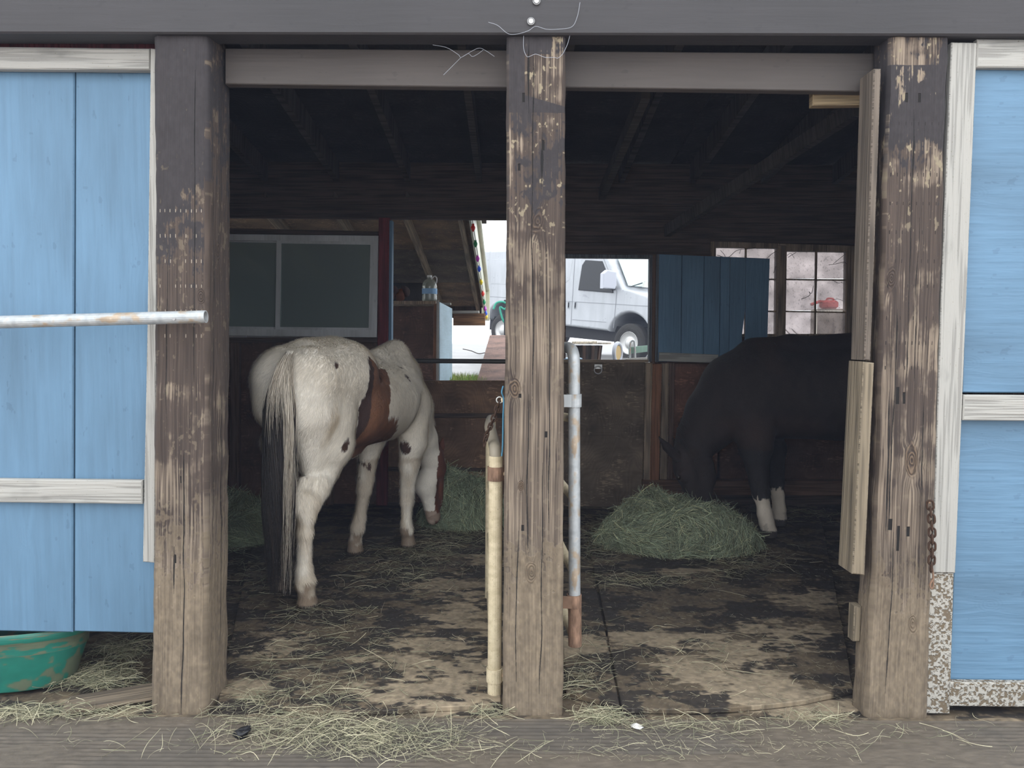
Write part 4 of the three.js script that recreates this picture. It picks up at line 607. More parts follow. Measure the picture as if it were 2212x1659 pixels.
{ // gate on the other side of the middle post
  const t = thing('stall_gate', 'galvanised pipe gate with bent top swung into the dark horse stall', 'gate', G(1240, 1560));
  const a = W(1241, 1290, 2.86), b = W(1240, 800, 2.86), foot = W(1242, 1394, 2.86), r = 0.0225;
  const f1 = W(1172, 840, 3.9), f0 = W(1172, 1200, 3.9);
  mesh('end_pipe', tubeG([a, b, W(1239.5, 772, 2.865), W(1236, 757, 2.9), W(1228, 751, 2.97), W(1216, 750, 3.1), W(1200, 752, 3.3), W(1172, 757, 3.8), W(1170, 775, 3.9), f1, f0], r, 160, 14, false, 0.2), M.galv, t);
  mesh('hinge_sleeve', pipeG(foot, W(1241.5, 1288, 2.86), r + 0.003, 0.006), M.rust, t, 'rusty hinge sleeve');
  for (const [n, f] of [[905, 0.12], [1078, 0.42], [1238, 0.72], [1380, 1]]) mesh('rail', tubeG([W(1240, n, 2.87), W(1172, lerp(850, 1190, f), 3.9)], 0.017, 2, 10), M.tanPipe, t);
  for (const [py, m, lab] of [[865, M.galv, 'galvanised strap'], [1297, M.rust, 'rusty strap']]) { const p = W(1240, py, 2.86); mesh('strap', pipeG(p.clone().add(V(0, -0.024, 0)), p.clone().add(V(0, 0.024, 0)), r + 0.006, 0.004), m, t, lab); const q = W(1212, py, 2.84); mesh('strap_plate', bar(V(q.x - 0.005, p.y, p.z + 0.02), V(p.x, p.y, p.z + 0.024), 0.006, 0.046, 0.001), m, t, lab); }
}
{ // chain hanging on the right post
  const ch = thing('hanging_chain', 'short rusty chain hanging down beside the white trim', 'chain', W(2012, 1086, 2.69));
  chainLinks(ch, [W(2009, 1084, 2.69), W(2013, 1140, 2.69), W(2013, 1200, 2.69), W(2011, 1232, 2.69)], 0.034, 0.004, M.chainRust);
  mesh('nail', bar(W(2008, 1086, 2.70), W(2008, 1086, 2.66), 0.006, 0.006, 0.001), M.rust, ch);
  mesh('snap_hook', tubeG([W(2014, 1228, 2.685), W(2016, 1248, 2.685), W(2012, 1256, 2.685), W(2009, 1264, 2.685), W(2012, 1271, 2.685), W(2016, 1264, 2.685), W(2015, 1250, 2.685)], 0.0035, 40, 7), M.rust, ch);
}
{ // cobwebs under the beam, heavy with drops
  const web = S({ color: 0x9a9ea6, roughness: 0.5 });
  const lines = [[[[1055, 48], [1075, 55], [1098, 73], [1120, 73], [1142, 66], [1157, 57], [1180, 63], [1205, 63], [1235, 58], [1247, 36], [1253, 5]], 2.688], [[[1131, 76], [1131, 104], [1138, 122], [1146, 121], [1158, 117], [1178, 124], [1198, 124], [1204, 126], [1215, 117], [1226, 95], [1232, 72]], 2.712], [[[935, 97], [965, 103], [990, 118], [996, 124], [1020, 110], [1036, 104], [1050, 110], [1068, 122]], 2.76], [[[996, 124], [975, 145], [958, 162]], 2.77], [[[1000, 122], [1012, 116], [1020, 122], [1030, 118], [1044, 108]], 2.765]];
  const webLabels = ['long cobweb strand sagging along the lower edge of the beam', 'looped cobweb strand hanging across the middle post top', 'cobweb strand draped from the lintel toward the middle post', 'single cobweb strand trailing down over the lintel board', 'short scalloped cobweb strand in front of the lintel'];
  for (const [i, [l, d]] of lines.entries()) tag(mesh('cobweb', tubeG(l.map(([x, y]) => W(x, y, d)), 0.0008, 60, 5), web), webLabels[i], 'cobweb', 'cobweb strands under the beam');
}

// ================================================================== ON THE FLOOR
{ // rubber mats
  const mats = [
    [[[470, 1528], [700, 1543], [1080, 1524], [1060, 1112], [560, 1112]], 'dirty rubber mat covering the paint horse stall floor'],
    [[[1345, 1533], [1420, 1536], [1500, 1537], [1580, 1534], [1660, 1527], [1740, 1516], [1800, 1504], [1842, 1494], [1800, 1258], [1292, 1258]], 'muddy rubber mat at the front of the dark horse stall'],
    [[[1288, 1254], [1800, 1254], [1770, 1110], [1262, 1110]], 'muddy rubber mat under the hay at the dark horse'],
    [[[1225, 1500], [1336, 1526], [1284, 1258], [1212, 1258]], 'narrow rubber mat strip beside the middle post'],
  ];
  const mm = floorMat.clone();
  for (const [poly, lab] of mats) {
    const v2 = []; for (let i = 0; i < poly.length; i++) { const a = G(...poly[i]), b = G(...poly[(i + 1) % poly.length]); for (let k = 0; k < 10; k++) { const p = a.clone().lerp(b, k / 10); v2.push(new THREE.Vector2(p.x + 0.008 * (fbm(p.x * 7, p.z * 7, 95, 2) - 0.5), -p.z + 0.02 * (fbm(p.x * 5, p.z * 5, 96, 2) - 0.5))); } }
    const g = new THREE.ExtrudeGeometry(new THREE.Shape(v2), { depth: 0.014, bevelEnabled: true, bevelSize: 0.003, bevelThickness: 0.003, bevelSegments: 1 }); g.rotateX(-Math.PI / 2); g.translate(0, -0.008, 0);
    tag(mesh('rubber_mat', floorUV(g), mm), lab, 'mat');
  }
  // ribbed mat along the front, half buried
  const g = new THREE.PlaneGeometry(4.6, 0.62, 180, 260); g.rotateX(-Math.PI / 2); g.translate(0, 0, 0.05 + 0.31);
  const p = g.attributes.position, col = new Float32Array(p.count * 3);
  for (let i = 0; i < p.count; i++) {
    const x = p.getX(i), z = p.getZ(i), bury = sstep(0.42, 0.62, fbm(x * 1.8, z * 5, 97, 4) + 0.25 * sstep(0.14, 0.05, z)), rib = Math.pow(0.5 + 0.5 * Math.cos((z + 0.004 * Math.sin(x * 2)) / 0.024 * Math.PI * 2), 0.7), f = fbm(x * 60, z * 60, 98, 3);
    p.setY(i, -0.006 + lerp(0.010 * rib, 0.007 + 0.004 * f, bury)); const m = fbm(x * 5, z * 8, 99, 3), k = bury * 0.7 + 0.3 * m; const c = [[0.062, 0.052, 0.041], [0.125, 0.102, 0.077]];
    for (let q = 0; q < 3; q++) col[i * 3 + q] = lerp(c[0][q], c[1][q], k) * (0.65 + 0.7 * f);
  }
  g.setAttribute('color', new THREE.BufferAttribute(col, 3)); g.computeVertexNormals();
  tag(mesh('ribbed_mat', g, S({ vertexColors: true, roughness: 0.75, bumpMap: rep(T.noiseB, 0.08, 0.6), bumpScale: 0.002 })), 'muddy ribbed rubber mat along the front of the posts', 'mat');
}
{ // plank end on the ground by the left post
  const a = G(140, 1532), b = G(345, 1512), g = bar(a.clone().add(V(0, 0.012, 0)), b.clone().add(V(0, 0.03, -0.02)), 0.12, 0.016, 0.004); tag(mesh('ground_plank', g, boardMat(0x7f7363, 'v')), 'muddy plank lying under the blue door against the post', 'plank');
  const bk = new THREE.BufferGeometry(); const pts = [], q = G(522, 1592), r2 = rngOf(5); // crumpled black scrap
  const sg = new THREE.SphereGeometry(0.022, 16, 10), sp = sg.attributes.position; for (let i = 0; i < sp.count; i++) { const n = 1 + 1.1 * (vn3(sp.getX(i) * 90, sp.getY(i) * 90, sp.getZ(i) * 90, 3) - 0.5); sp.setXYZ(i, sp.getX(i) * n * 1.6, sp.getY(i) * n * 0.7, sp.getZ(i) * n); } sg.computeVertexNormals(); sg.rotateZ(0.5); sg.translate(q.x, 0.014, q.z);
  tag(mesh('plastic_scrap', sg, S({ color: 0x151518, roughness: 0.5 })), 'crumpled black scrap lying in the loose hay', 'scrap');
  const wq = G(1374, 1573), wg = new THREE.SphereGeometry(0.016, 14, 8), wpn = wg.attributes.position; for (let i = 0; i < wpn.count; i++) { const n = 1 + 1.2 * (vn3(wpn.getX(i) * 120, wpn.getY(i) * 120, wpn.getZ(i) * 120, 6) - 0.5); wpn.setXYZ(i, wpn.getX(i) * n * 1.3, wpn.getY(i) * n * 0.35, wpn.getZ(i) * n); } wg.computeVertexNormals(); wg.translate(wq.x, 0.008, wq.z);
  tag(mesh('paper_scrap', wg, S({ color: 0xe8e6e4 })), 'torn white scrap on the mud before the dark horse stall', 'scrap');
}
{ // green feed tub
  const cx = -2.03, cz = ZD(2.975), H = 0.24, t = thing('feed_tub', 'green plastic feed tub with muddy streaks below the blue door', 'tub', V(cx, 0, cz));
  const pr = [[0.0, 0.004], [0.78, 0.004], [0.8, 0.01], [0.93, 0.15], [0.945, 0.155], [0.955, 0.2], [0.99, 0.205], [1.0, 0.225], [0.99, 0.24], [0.955, 0.238], [0.935, 0.2], [0.9, 0.15], [0.78, 0.02], [0, 0.018]].map((a) => new THREE.Vector2(...a));
  const g = new THREE.LatheGeometry(pr, 72); g.scale(0.375, 1, 0.18); g.translate(cx, 0.0, cz); g.computeVertexNormals();
  const tt = tex(512, 256, true, (u, v) => { const n = fbm(u * 12, v * 12, 111, 4, 12, 12), m = fbm(u * 40, v * 60, 112, 3, 40, 60); const mud = sstep(0.5, 0.56, 0.6 * n + 0.4 * m + (v > 0.14 && v < 0.3 ? 0.02 : -0.02) + (v > 0.3 && v < 0.42 ? 0.06 : 0)); return [lerp(26, 104, mud * 0.75), lerp(104, 90, mud * 0.75), lerp(90, 70, mud * 0.75)].map((x) => x * (0.88 + 0.24 * m)); });
  mesh('shell', g, S({ map: tt, roughness: 0.5, side: THREE.DoubleSide }), t);
}

// ================================================================== HORSES
function makeField(groups) { // each group: k inside it, kt to what came before; prims [a, b, ra, rb]
  const G_ = groups.map((g) => ({ k: g.k, kt: g.kt, P: g.prims.map(([a, b, ra, rb]) => { const bx = b.x - a.x, by = b.y - a.y, bz = b.z - a.z; return [a.x, a.y, a.z, bx, by, bz, 1 / Math.max(1e-9, bx * bx + by * by + bz * bz), ra, rb - ra]; }) }));
  return (x, y, z) => {
    let D = 1e9;
    for (const g of G_) {
      let d = 1e9; const k = g.k;
      for (const q of g.P) {
        const px = x - q[0], py = y - q[1], pz = z - q[2]; let t = (px * q[3] + py * q[4] + pz * q[5]) * q[6]; t = t < 0 ? 0 : t > 1 ? 1 : t;
        const ex = px - q[3] * t, ey = py - q[4] * t, ez = pz - q[5] * t, e = Math.sqrt(ex * ex + ey * ey + ez * ez) - q[7] - q[8] * t;
        if (e >= d + k) continue; if (d >= e + k) { d = e; continue; } const h = 0.5 + 0.5 * (d - e) / k; d = lerp(d, e, h) - k * h * (1 - h);
      }
      const kt = g.kt; if (d >= D + kt) continue; if (D >= d + kt) { D = d; continue; } const h = 0.5 + 0.5 * (D - d) / kt; D = lerp(D, d, h) - kt * h * (1 - h);
    }
    return D;
  };
}
function surfaceNets(f, lo, hi, c) {
  const nx = Math.ceil((hi.x - lo.x) / c) + 1, ny = Math.ceil((hi.y - lo.y) / c) + 1, nz = Math.ceil((hi.z - lo.z) / c) + 1, N = nx * ny * nz, S_ = new Float32Array(N).fill(1), B = 8, R = B * c * 0.87 + c * 2;
  const id = (i, j, k) => (k * ny + j) * nx + i;
  for (let bk = 0; bk < nz; bk += B) for (let bj = 0; bj < ny; bj += B) for (let bi = 0; bi < nx; bi += B) {
    const d = f(lo.x + (bi + B / 2) * c, lo.y + (bj + B / 2) * c, lo.z + (bk + B / 2) * c), far = Math.abs(d) > R;
    for (let k = bk; k < Math.min(nz, bk + B); k++) for (let j = bj; j < Math.min(ny, bj + B); j++) for (let i = bi; i < Math.min(nx, bi + B); i++) S_[id(i, j, k)] = far ? d : f(lo.x + i * c, lo.y + j * c, lo.z + k * c);
  }
  const vid = new Int32Array(N).fill(-1), pos = [], idx = [], E = [[0, 1], [0, 2], [0, 4], [1, 3], [1, 5], [2, 3], [2, 6], [3, 7], [4, 5], [4, 6], [5, 7], [6, 7]], s = new Float32Array(8);
  for (let k = 0; k < nz - 1; k++) for (let j = 0; j < ny - 1; j++) for (let i = 0; i < nx - 1; i++) {
    let m = 0; for (let q = 0; q < 8; q++) { s[q] = S_[id(i + (q & 1), j + ((q >> 1) & 1), k + (q >> 2))]; if (s[q] < 0) m |= 1 << q; }
    if (m === 0 || m === 255) continue;
    let x = 0, y = 0, z = 0, n = 0; for (const [a, b] of E) if ((s[a] < 0) !== (s[b] < 0)) { const t = s[a] / (s[a] - s[b]); x += lerp(a & 1, b & 1, t); y += lerp((a >> 1) & 1, (b >> 1) & 1, t); z += lerp(a >> 2, b >> 2, t); n++; }
    vid[id(i, j, k)] = pos.length / 3; pos.push(lo.x + (i + x / n) * c, lo.y + (j + y / n) * c, lo.z + (k + z / n) * c);
  }
  const quad = (a, b, d, e, flip) => { if (a < 0 || b < 0 || d < 0 || e < 0) return; if (flip) idx.push(a, d, b, a, e, d); else idx.push(a, b, d, a, d, e); };
  for (let k = 1; k < nz - 1; k++) for (let j = 1; j < ny - 1; j++) for (let i = 1; i < nx - 1; i++) {
    const o = S_[id(i, j, k)] < 0;
    if (o !== (S_[id(i + 1, j, k)] < 0)) quad(vid[id(i, j - 1, k - 1)], vid[id(i, j, k - 1)], vid[id(i, j, k)], vid[id(i, j - 1, k)], !o);
    if (o !== (S_[id(i, j + 1, k)] < 0)) quad(vid[id(i - 1, j, k - 1)], vid[id(i - 1, j, k)], vid[id(i, j, k)], vid[id(i, j, k - 1)], !o);
    if (o !== (S_[id(i, j, k + 1)] < 0)) quad(vid[id(i - 1, j - 1, k)], vid[id(i, j - 1, k)], vid[id(i, j, k)], vid[id(i - 1, j, k)], !o);
  }
  const nor = new Float32Array(pos.length), e = c * 0.7;
  for (let v = 0; v < pos.length; v += 3) { const x = pos[v], y = pos[v + 1], z = pos[v + 2], gx = f(x + e, y, z) - f(x - e, y, z), gy = f(x, y + e, z) - f(x, y - e, z), gz = f(x, y, z + e) - f(x, y, z - e), l = Math.hypot(gx, gy, gz) || 1; nor[v] = gx / l; nor[v + 1] = gy / l; nor[v + 2] = gz / l; }
  const g = new THREE.BufferGeometry(); g.setAttribute('position', new THREE.Float32BufferAttribute(pos, 3)); g.setAttribute('normal', new THREE.BufferAttribute(nor, 3)); g.setIndex(idx); return g;
}
function paintBody(g, colour) { const p = g.attributes.position, n = g.attributes.normal, c = new Float32Array(p.count * 3), q = V(), m = V(); for (let i = 0; i < p.count; i++) { q.fromBufferAttribute(p, i); m.fromBufferAttribute(n, i); const k = colour(q, m); c[i * 3] = k[0]; c[i * 3 + 1] = k[1]; c[i * 3 + 2] = k[2]; } g.setAttribute('color', new THREE.BufferAttribute(c, 3)); }
function coat(g, colour, flow, n, len, wid, seed, mat) { // short winter hair lying along the body
  const r = rngOf(seed), p = g.attributes.position, nn = g.attributes.normal, ix = g.index.array, T_ = ix.length / 3, cum = new Float32Array(T_); let sum = 0;
  const a = V(), b = V(), c = V(), N = V(), P = V(), D = V(), Q = V(), X = V();
  for (let t = 0; t < T_; t++) { a.fromBufferAttribute(p, ix[t * 3]); b.fromBufferAttribute(p, ix[t * 3 + 1]); c.fromBufferAttribute(p, ix[t * 3 + 2]); sum += b.sub(a).cross(c.sub(a)).length(); cum[t] = sum; }
  const h = new THREE.BufferGeometry(); h.setAttribute('position', new THREE.Float32BufferAttribute([-0.5, 0, 0, 0.5, 0, 0, 0.36, 0.5, 0.06, -0.36, 0.5, 0.06, 0, 1, 0.02], 3)); h.setIndex([0, 1, 2, 0, 2, 3, 3, 2, 4]); h.computeVertexNormals();
  const im = new THREE.InstancedMesh(h, mat, n), M4 = new THREE.Matrix4(), col = new THREE.Color();
  for (let i = 0; i < n; i++) {
    const w = r() * sum; let l = 0, u = T_ - 1; while (l < u) { const m = (l + u) >> 1; if (cum[m] < w) l = m + 1; else u = m; }
    let s = r(), t = r(); if (s + t > 1) { s = 1 - s; t = 1 - t; } const i0 = ix[l * 3], i1 = ix[l * 3 + 1], i2 = ix[l * 3 + 2];
    P.fromBufferAttribute(p, i0).multiplyScalar(1 - s - t).addScaledVector(a.fromBufferAttribute(p, i1), s).addScaledVector(b.fromBufferAttribute(p, i2), t);
    N.fromBufferAttribute(nn, i0).multiplyScalar(1 - s - t).addScaledVector(a.fromBufferAttribute(nn, i1), s).addScaledVector(b.fromBufferAttribute(nn, i2), t).normalize();
    D.copy(flow(P)); const nz = 0.9 * (vn3(P.x * 9, P.y * 9, P.z * 9, seed) - 0.5); X.copy(D).cross(N); D.addScaledVector(X, nz * 1.4 + 0.5 * (r() - 0.5)); D.addScaledVector(N, -D.dot(N)).normalize().addScaledVector(N, 0.2 + 0.22 * r()).normalize();
    X.copy(D).cross(N).normalize(); Q.copy(X).cross(D).normalize();
    const k = colour(P, N), L = len * (0.6 + 0.8 * r()) * (k[3] ?? 1), sh = 0.84 + 0.3 * r();
    M4.makeBasis(X.multiplyScalar(wid), D.multiplyScalar(L), Q.multiplyScalar(L)); P.addScaledVector(N, -0.0008); M4.setPosition(P); im.setMatrixAt(i, M4); im.setColorAt(i, col.setRGB(k[0] * sh, k[1] * sh, k[2] * sh));
  }
  im.castShadow = im.receiveShadow = true; im.userData.kind = 'stuff'; return im;
}
function hair(strands) { // strands: {pts, w, c0, c1}; three-sided tapering hairs in one mesh
  const pos = [], nor = [], col = [], idx = [], T_ = V(), A = V(), B = V(), X = V(1, 0.13, 0.31).normalize();
  for (const s of strands) { const P = s.pts, n = P.length, b0 = pos.length / 3;
    for (let i = 0; i < n; i++) { T_.copy(P[Math.min(n - 1, i + 1)]).sub(P[Math.max(0, i - 1)]).normalize(); A.copy(X).cross(T_).normalize(); B.copy(T_).cross(A); const t = i / (n - 1), w = s.w * (0.75 + 0.25 * Math.sin(Math.PI * Math.min(1, t * 2))) * (1 - 0.75 * t * t) * (0.25 + 0.75 * Math.min(1, t * 7)); for (let k = 0; k < 3; k++) { const a = k * 2.094, cx = Math.cos(a), cy = Math.sin(a); const nx = A.x * cx + B.x * cy, ny = A.y * cx + B.y * cy, nz = A.z * cx + B.z * cy; pos.push(P[i].x + nx * w, P[i].y + ny * w, P[i].z + nz * w); nor.push(nx, ny, nz); for (let q = 0; q < 3; q++) col.push(lerp(s.c0[q], s.c1[q], t)); } }
    for (let i = 0; i < n - 1; i++) for (let k = 0; k < 3; k++) { const a = b0 + i * 3 + k, b = b0 + i * 3 + (k + 1) % 3; idx.push(a, b, a + 3, b, b + 3, a + 3); } }
  const g = new THREE.BufferGeometry(); g.setAttribute('position', new THREE.Float32BufferAttribute(pos, 3)); g.setAttribute('normal', new THREE.Float32BufferAttribute(nor, 3)); g.setAttribute('color', new THREE.Float32BufferAttribute(col, 3)); g.setIndex(idx); return g;
}
function inPoly(x, y, P) { let c = false; for (let i = 0, j = P.length - 1; i < P.length; j = i++) if ((P[i][1] > y) !== (P[j][1] > y) && x < (P[j][0] - P[i][0]) * (y - P[i][1]) / (P[j][1] - P[i][1]) + P[i][0]) c = !c; return c; }
const furMat = S({ vertexColors: true, roughness: 0.85 }), hairMat = new THREE.MeshPhysicalMaterial({ vertexColors: true, roughness: 0.5 }), coatMat = S({ color: 0xffffff, roughness: 0.75, side: THREE.DoubleSide });

{ // ---- the paint horse, seen from behind, head down
  const th = 19 * Math.PI / 180, sn = Math.sin(th), cs = Math.cos(th), X0 = -1.045, D0 = 3.92;
  const L = (a, y, l = 0) => V(X0 + a * sn + l * cs, y, ZD(D0 + a * cs - l * sn));
  const loc = (p) => { const dx = p.x - X0, dd = CAM_Z - p.z - D0; return [dx * sn + dd * cs, p.y, dx * cs - dd * sn]; };
  const both = (a, y, l, ra, b, y2, l2, rb) => [[L(a, y, l), L(b, y2, l2), ra, rb], [L(a, y, -l), L(b, y2, -l2), ra, rb]];
  const trunk = [
    ...both(-0.08, 1.14, 0.065, 0.175, 0.22, 1.15, 0.07, 0.195),         // croup
    [L(-0.14, 1.03, 0.065), L(0.04, 0.98, 0.075), 0.145, 0.15], [L(-0.14, 1.03, -0.05), L(0.04, 0.98, -0.05), 0.14, 0.14],         // buttocks
    [L(0.02, 0.98, 0.07), L(0.05, 0.82, 0.085), 0.15, 0.13], [L(0.02, 1.0, -0.06), L(0.08, 0.84, -0.05), 0.145, 0.12],  // thighs
    ...both(0.12, 1.18, 0.11, 0.085, 0.26, 1.13, 0.13, 0.075),          // points of the hip
    [L(0.0, 1.255, 0), L(0.24, 1.26, 0), 0.095, 0.095],                  // ridge of the croup
    [L(0.28, 1.02, 0), L(0.86, 1.02, 0), 0.215, 0.21],
    ...both(0.32, 0.985, 0.08, 0.195, 0.74, 0.98, 0.055, 0.19),          // barrel
    [L(0.3, 0.95, 0), L(0.8, 0.915, 0), 0.21, 0.175],
    [L(0.4, 1.165, 0), L(0.74, 1.185, 0), 0.075, 0.085],                 // back
    [L(0.74, 1.22, 0), L(0.95, 1.27, 0), 0.075, 0.075],                  // withers
    ...both(0.86, 1.1, 0.05, 0.12, 1.02, 0.92, 0.085, 0.105),            // shoulders
    [L(0.95, 0.98, 0), L(1.08, 0.95, 0), 0.175, 0.13],                   // chest
  ];
  const N0 = W(862, 812, 4.88), N1 = W(893, 880, 5.08), N2 = W(914, 948, 5.24), PO = W(930, 985, 5.32);
  const neck = [[L(0.95, 1.17, 0), N0, 0.12, 0.125], [N0, N1, 0.125, 0.115], [N1, N2, 0.115, 0.09], [N2, PO, 0.09, 0.08], [L(1.03, 1.0, 0), N1, 0.14, 0.105]];
  const MU = W(937, 1112, 5.36), CH = W(919, 1048, 5.3);
  const head = [[PO, W(940, 1010, 5.36), 0.085, 0.075], [W(940, 1008, 5.37), W(941, 1085, 5.4), 0.066, 0.05], [CH, W(926, 1030, 5.32), 0.078, 0.075], [CH, MU, 0.07, 0.045], [W(930, 1100, 5.36), W(935, 1120, 5.36), 0.04, 0.042]];
  const ear = [[W(948, 985, 5.36), W(954, 962, 5.37), 0.028, 0.022], [W(954, 962, 5.37), W(957, 945, 5.37), 0.022, 0.006]];
  const ear2 = [[W(925, 980, 5.46), W(922, 950, 5.5), 0.03, 0.006]];
  const rh = [[L(0.03, 0.95, 0.07), W(700, 955, 3.98), 0.15, 0.125], [W(700, 955, 3.98), W(696, 1013, 3.92), 0.125, 0.08], [L(-0.1, 0.98, 0.075), W(676, 1000, 3.86), 0.14, 0.07], [W(696, 1013, 3.94), W(683, 1050, 3.84), 0.08, 0.068], [W(683, 1050, 3.84), W(668, 1082, 3.77), 0.066, 0.056], [W(645, 1074, 3.73), W(648, 1096, 3.73), 0.026, 0.032], [W(655, 1040, 3.78), W(646, 1076, 3.73), 0.024, 0.026], [W(668, 1082, 3.77), W(661, 1112, 3.76), 0.054, 0.042], [W(661, 1112, 3.76), W(658, 1150, 3.76), 0.042, 0.035], [W(658, 1150, 3.76), W(657, 1232, 3.78), 0.034, 0.034], [W(657, 1232, 3.78), W(659, 1260, 3.78), 0.036, 0.045], [W(659, 1260, 3.78), W(662, 1278, 3.78), 0.045, 0.036], [W(662, 1282, 3.79), W(664, 1298, 3.8), 0.034, 0.04], [W(664, 1301, 3.8), W(666, 1317, 3.8), 0.045, 0.053]];
  const lh = [[L(0.06, 0.95, -0.07), W(612, 955, 4.14), 0.14, 0.115], [W(612, 955, 4.14), W(608, 1030, 4.08), 0.105, 0.075], [W(608, 1030, 4.08), W(604, 1078, 4.0), 0.072, 0.056], [W(604, 1078, 4.0), W(606, 1150, 4.02), 0.052, 0.036], [W(606, 1150, 4.02), W(606, 1235, 4.04), 0.035, 0.036], [W(606, 1235, 4.04), W(607, 1258, 4.05), 0.045, 0.04], [W(607, 1266, 4.06), W(608, 1281, 4.06), 0.045, 0.05]];
  const rf = [[L(1.0, 0.95, 0.09), W(893, 955, 4.82), 0.12, 0.085], [W(893, 955, 4.82), W(884, 1005, 4.85), 0.085, 0.06], [W(884, 1005, 4.85), W(880, 1055, 4.88), 0.06, 0.041], [W(880, 1060, 4.88), W(879, 1082, 4.89), 0.045, 0.043], [W(879, 1086, 4.89), W(878, 1128, 4.9), 0.035, 0.03], [W(878, 1130, 4.9), W(879, 1145, 4.9), 0.036, 0.041], [W(879, 1147, 4.9), W(881, 1160, 4.92), 0.04, 0.035], [W(881, 1165, 4.92), W(882, 1180, 4.93), 0.041, 0.05]];
  const lf = [[L(0.95, 0.9, -0.09), W(798, 968, 4.74), 0.12, 0.07], [W(798, 968, 4.74), W(790, 1030, 4.75), 0.064, 0.048], [W(790, 1034, 4.75), W(787, 1056, 4.75), 0.05, 0.046], [W(787, 1060, 4.75), W(777, 1116, 4.76), 0.038, 0.031], [W(777, 1118, 4.76), W(772, 1138, 4.76), 0.038, 0.043], [W(772, 1142, 4.76), W(767, 1166, 4.77), 0.04, 0.037], [W(767, 1172, 4.77), W(767, 1192, 4.77), 0.043, 0.053]];
  const sheath = [[L(0.36, 0.74, 0), L(0.46, 0.74, 0), 0.06, 0.05]];
  const f0 = makeField([{ k: 0.045, kt: 0.01, prims: trunk }, { k: 0.045, kt: 0.06, prims: neck }, { k: 0.03, kt: 0.035, prims: head }, { k: 0.01, kt: 0.012, prims: ear }, { k: 0.01, kt: 0.012, prims: ear2 }, { k: 0.028, kt: 0.06, prims: rh }, { k: 0.02, kt: 0.05, prims: lh }, { k: 0.014, kt: 0.05, prims: rf }, { k: 0.014, kt: 0.05, prims: lf }, { k: 0.03, kt: 0.04, prims: sheath }]);
  const f = (x, y, z) => Math.max(f0(x, y, z), 0.012 - y);
  const g = surfaceNets(f, V(-1.75, -0.03, -3.1), V(-0.3, 1.5, -0.85), 0.0095);
  const hit = (px, py) => { const v = V((px - CX) / F, (CY - py) / F, -1).applyQuaternion(camQ).normalize(), p = camPos.clone(); for (let i = 0; i < 160; i++) { const d = f(p.x, p.y, p.z); if (d < 0.001 || p.z < -3.2) break; p.addScaledVector(v, d * 0.8); } return loc(p); };
  // brown markings, laid out on the horse's right side in its own length and height
  const tl = (px, py, l) => { const v = V((px - CX) / F, (CY - py) / F, -1).applyQuaternion(camQ), c0 = loc(camPos)[2], c1 = loc(camPos.clone().add(v))[2], t = (l - c0) / (c1 - c0), p = loc(camPos.clone().addScaledVector(v, t)); return [p[0], p[1]]; };
  const patch = [[797, 770], [813, 788], [834, 800], [842, 836], [841, 880], [842, 900], [852, 898], [859, 912], [857, 928], [842, 948], [822, 962], [795, 970]].map((a) => hit(...a).slice(0, 2));
  { const e = patch[patch.length - 1], s0 = patch[0]; patch.push([e[0] - 0.06, e[1] - 0.06], [0.16, e[1] - 0.05], [0.15, 0.9], [0.17, 1.08], [s0[0] - 0.03, s0[1] - 0.01]); }
  const spots = [[881, 815, 0.024, 0.034], [868, 793, 0.012, 0.014], [726, 790, 0.014, 0.012], [748, 962, 0.026, 0.03], [874, 966, 0.05, 0.045], [862, 790, 0.008, 0.01], [798, 1008, 0.014, 0.026]].map(([x, y, ra, rb]) => { const h = hit(x, y); return [h[0], h[1], ra, rb, h[2]]; });
  const stainAt = hit(722, 915);
  const cream = [0.66, 0.60, 0.50];
  const colour = (p, n) => {
    const [a, y, l] = loc(p), w1 = 0.035 * (vn3(p.x * 26, p.y * 26, p.z * 26, 1) - 0.5) + 0.02 * (vn3(p.x * 70, p.y * 70, p.z * 70, 2) - 0.5), nB = vn3(p.x * 5, p.y * 5, p.z * 5, 3), nF = vn3(p.x * 40, p.y * 18, p.z * 40, 4);
    let c = [0.87, 0.815, 0.72].map((v, i) => v * (0.9 + 0.12 * nF)), len = 1;
    const yel = sstep(0.5, 0.75, nB) * 0.35; c = c.map((v, i) => lerp(v, [0.60, 0.50, 0.35][i], yel * 0.5));
    const isHead = CAM_Z - p.z > 5.16 && y < 0.78;
    if (y < 0.62 && !isHead) { const k = sstep(0.28, 0.6, vn3(p.x * 14, p.y * 9, p.z * 14, 6) + (y < 0.45 ? 0.06 : 0)) * 0.55; c = c.map((v, i) => lerp(v, [0.46, 0.36, 0.24][i], k)); }
    if (y < 0.15 && !isHead) { const k = sstep(0.2, 0.55, vn3(p.x * 22, p.y * 16, p.z * 22, 7) + (y < 0.07 ? 0.3 : 0)); c = c.map((v, i) => lerp(v, [0.20, 0.135, 0.085][i], k * 0.85)); if (y < 0.03) c = [0.06, 0.045, 0.035]; len = 0.6; }
    if (l > 0.02 && a < 1.0 && a > -0.2 && y > 0.66 && inPoly(a + w1, y + w1, patch)) { const edge = !inPoly(a + w1 - 0.03, y + w1, patch) || a < 0.215; c = (edge ? [0.045, 0.022, 0.016] : [0.19, 0.085, 0.042]).map((v) => v * (0.8 + 0.4 * nF)); len = 0.55; }
    for (const [sa, sy, ra, rb, sl] of spots) if (((a - sa + w1) / ra) ** 2 + ((y - sy + w1) / rb) ** 2 + ((l - sl) / Math.max(ra, 0.02)) ** 2 < 1) { c = [0.07, 0.035, 0.024]; len = 0.6; }
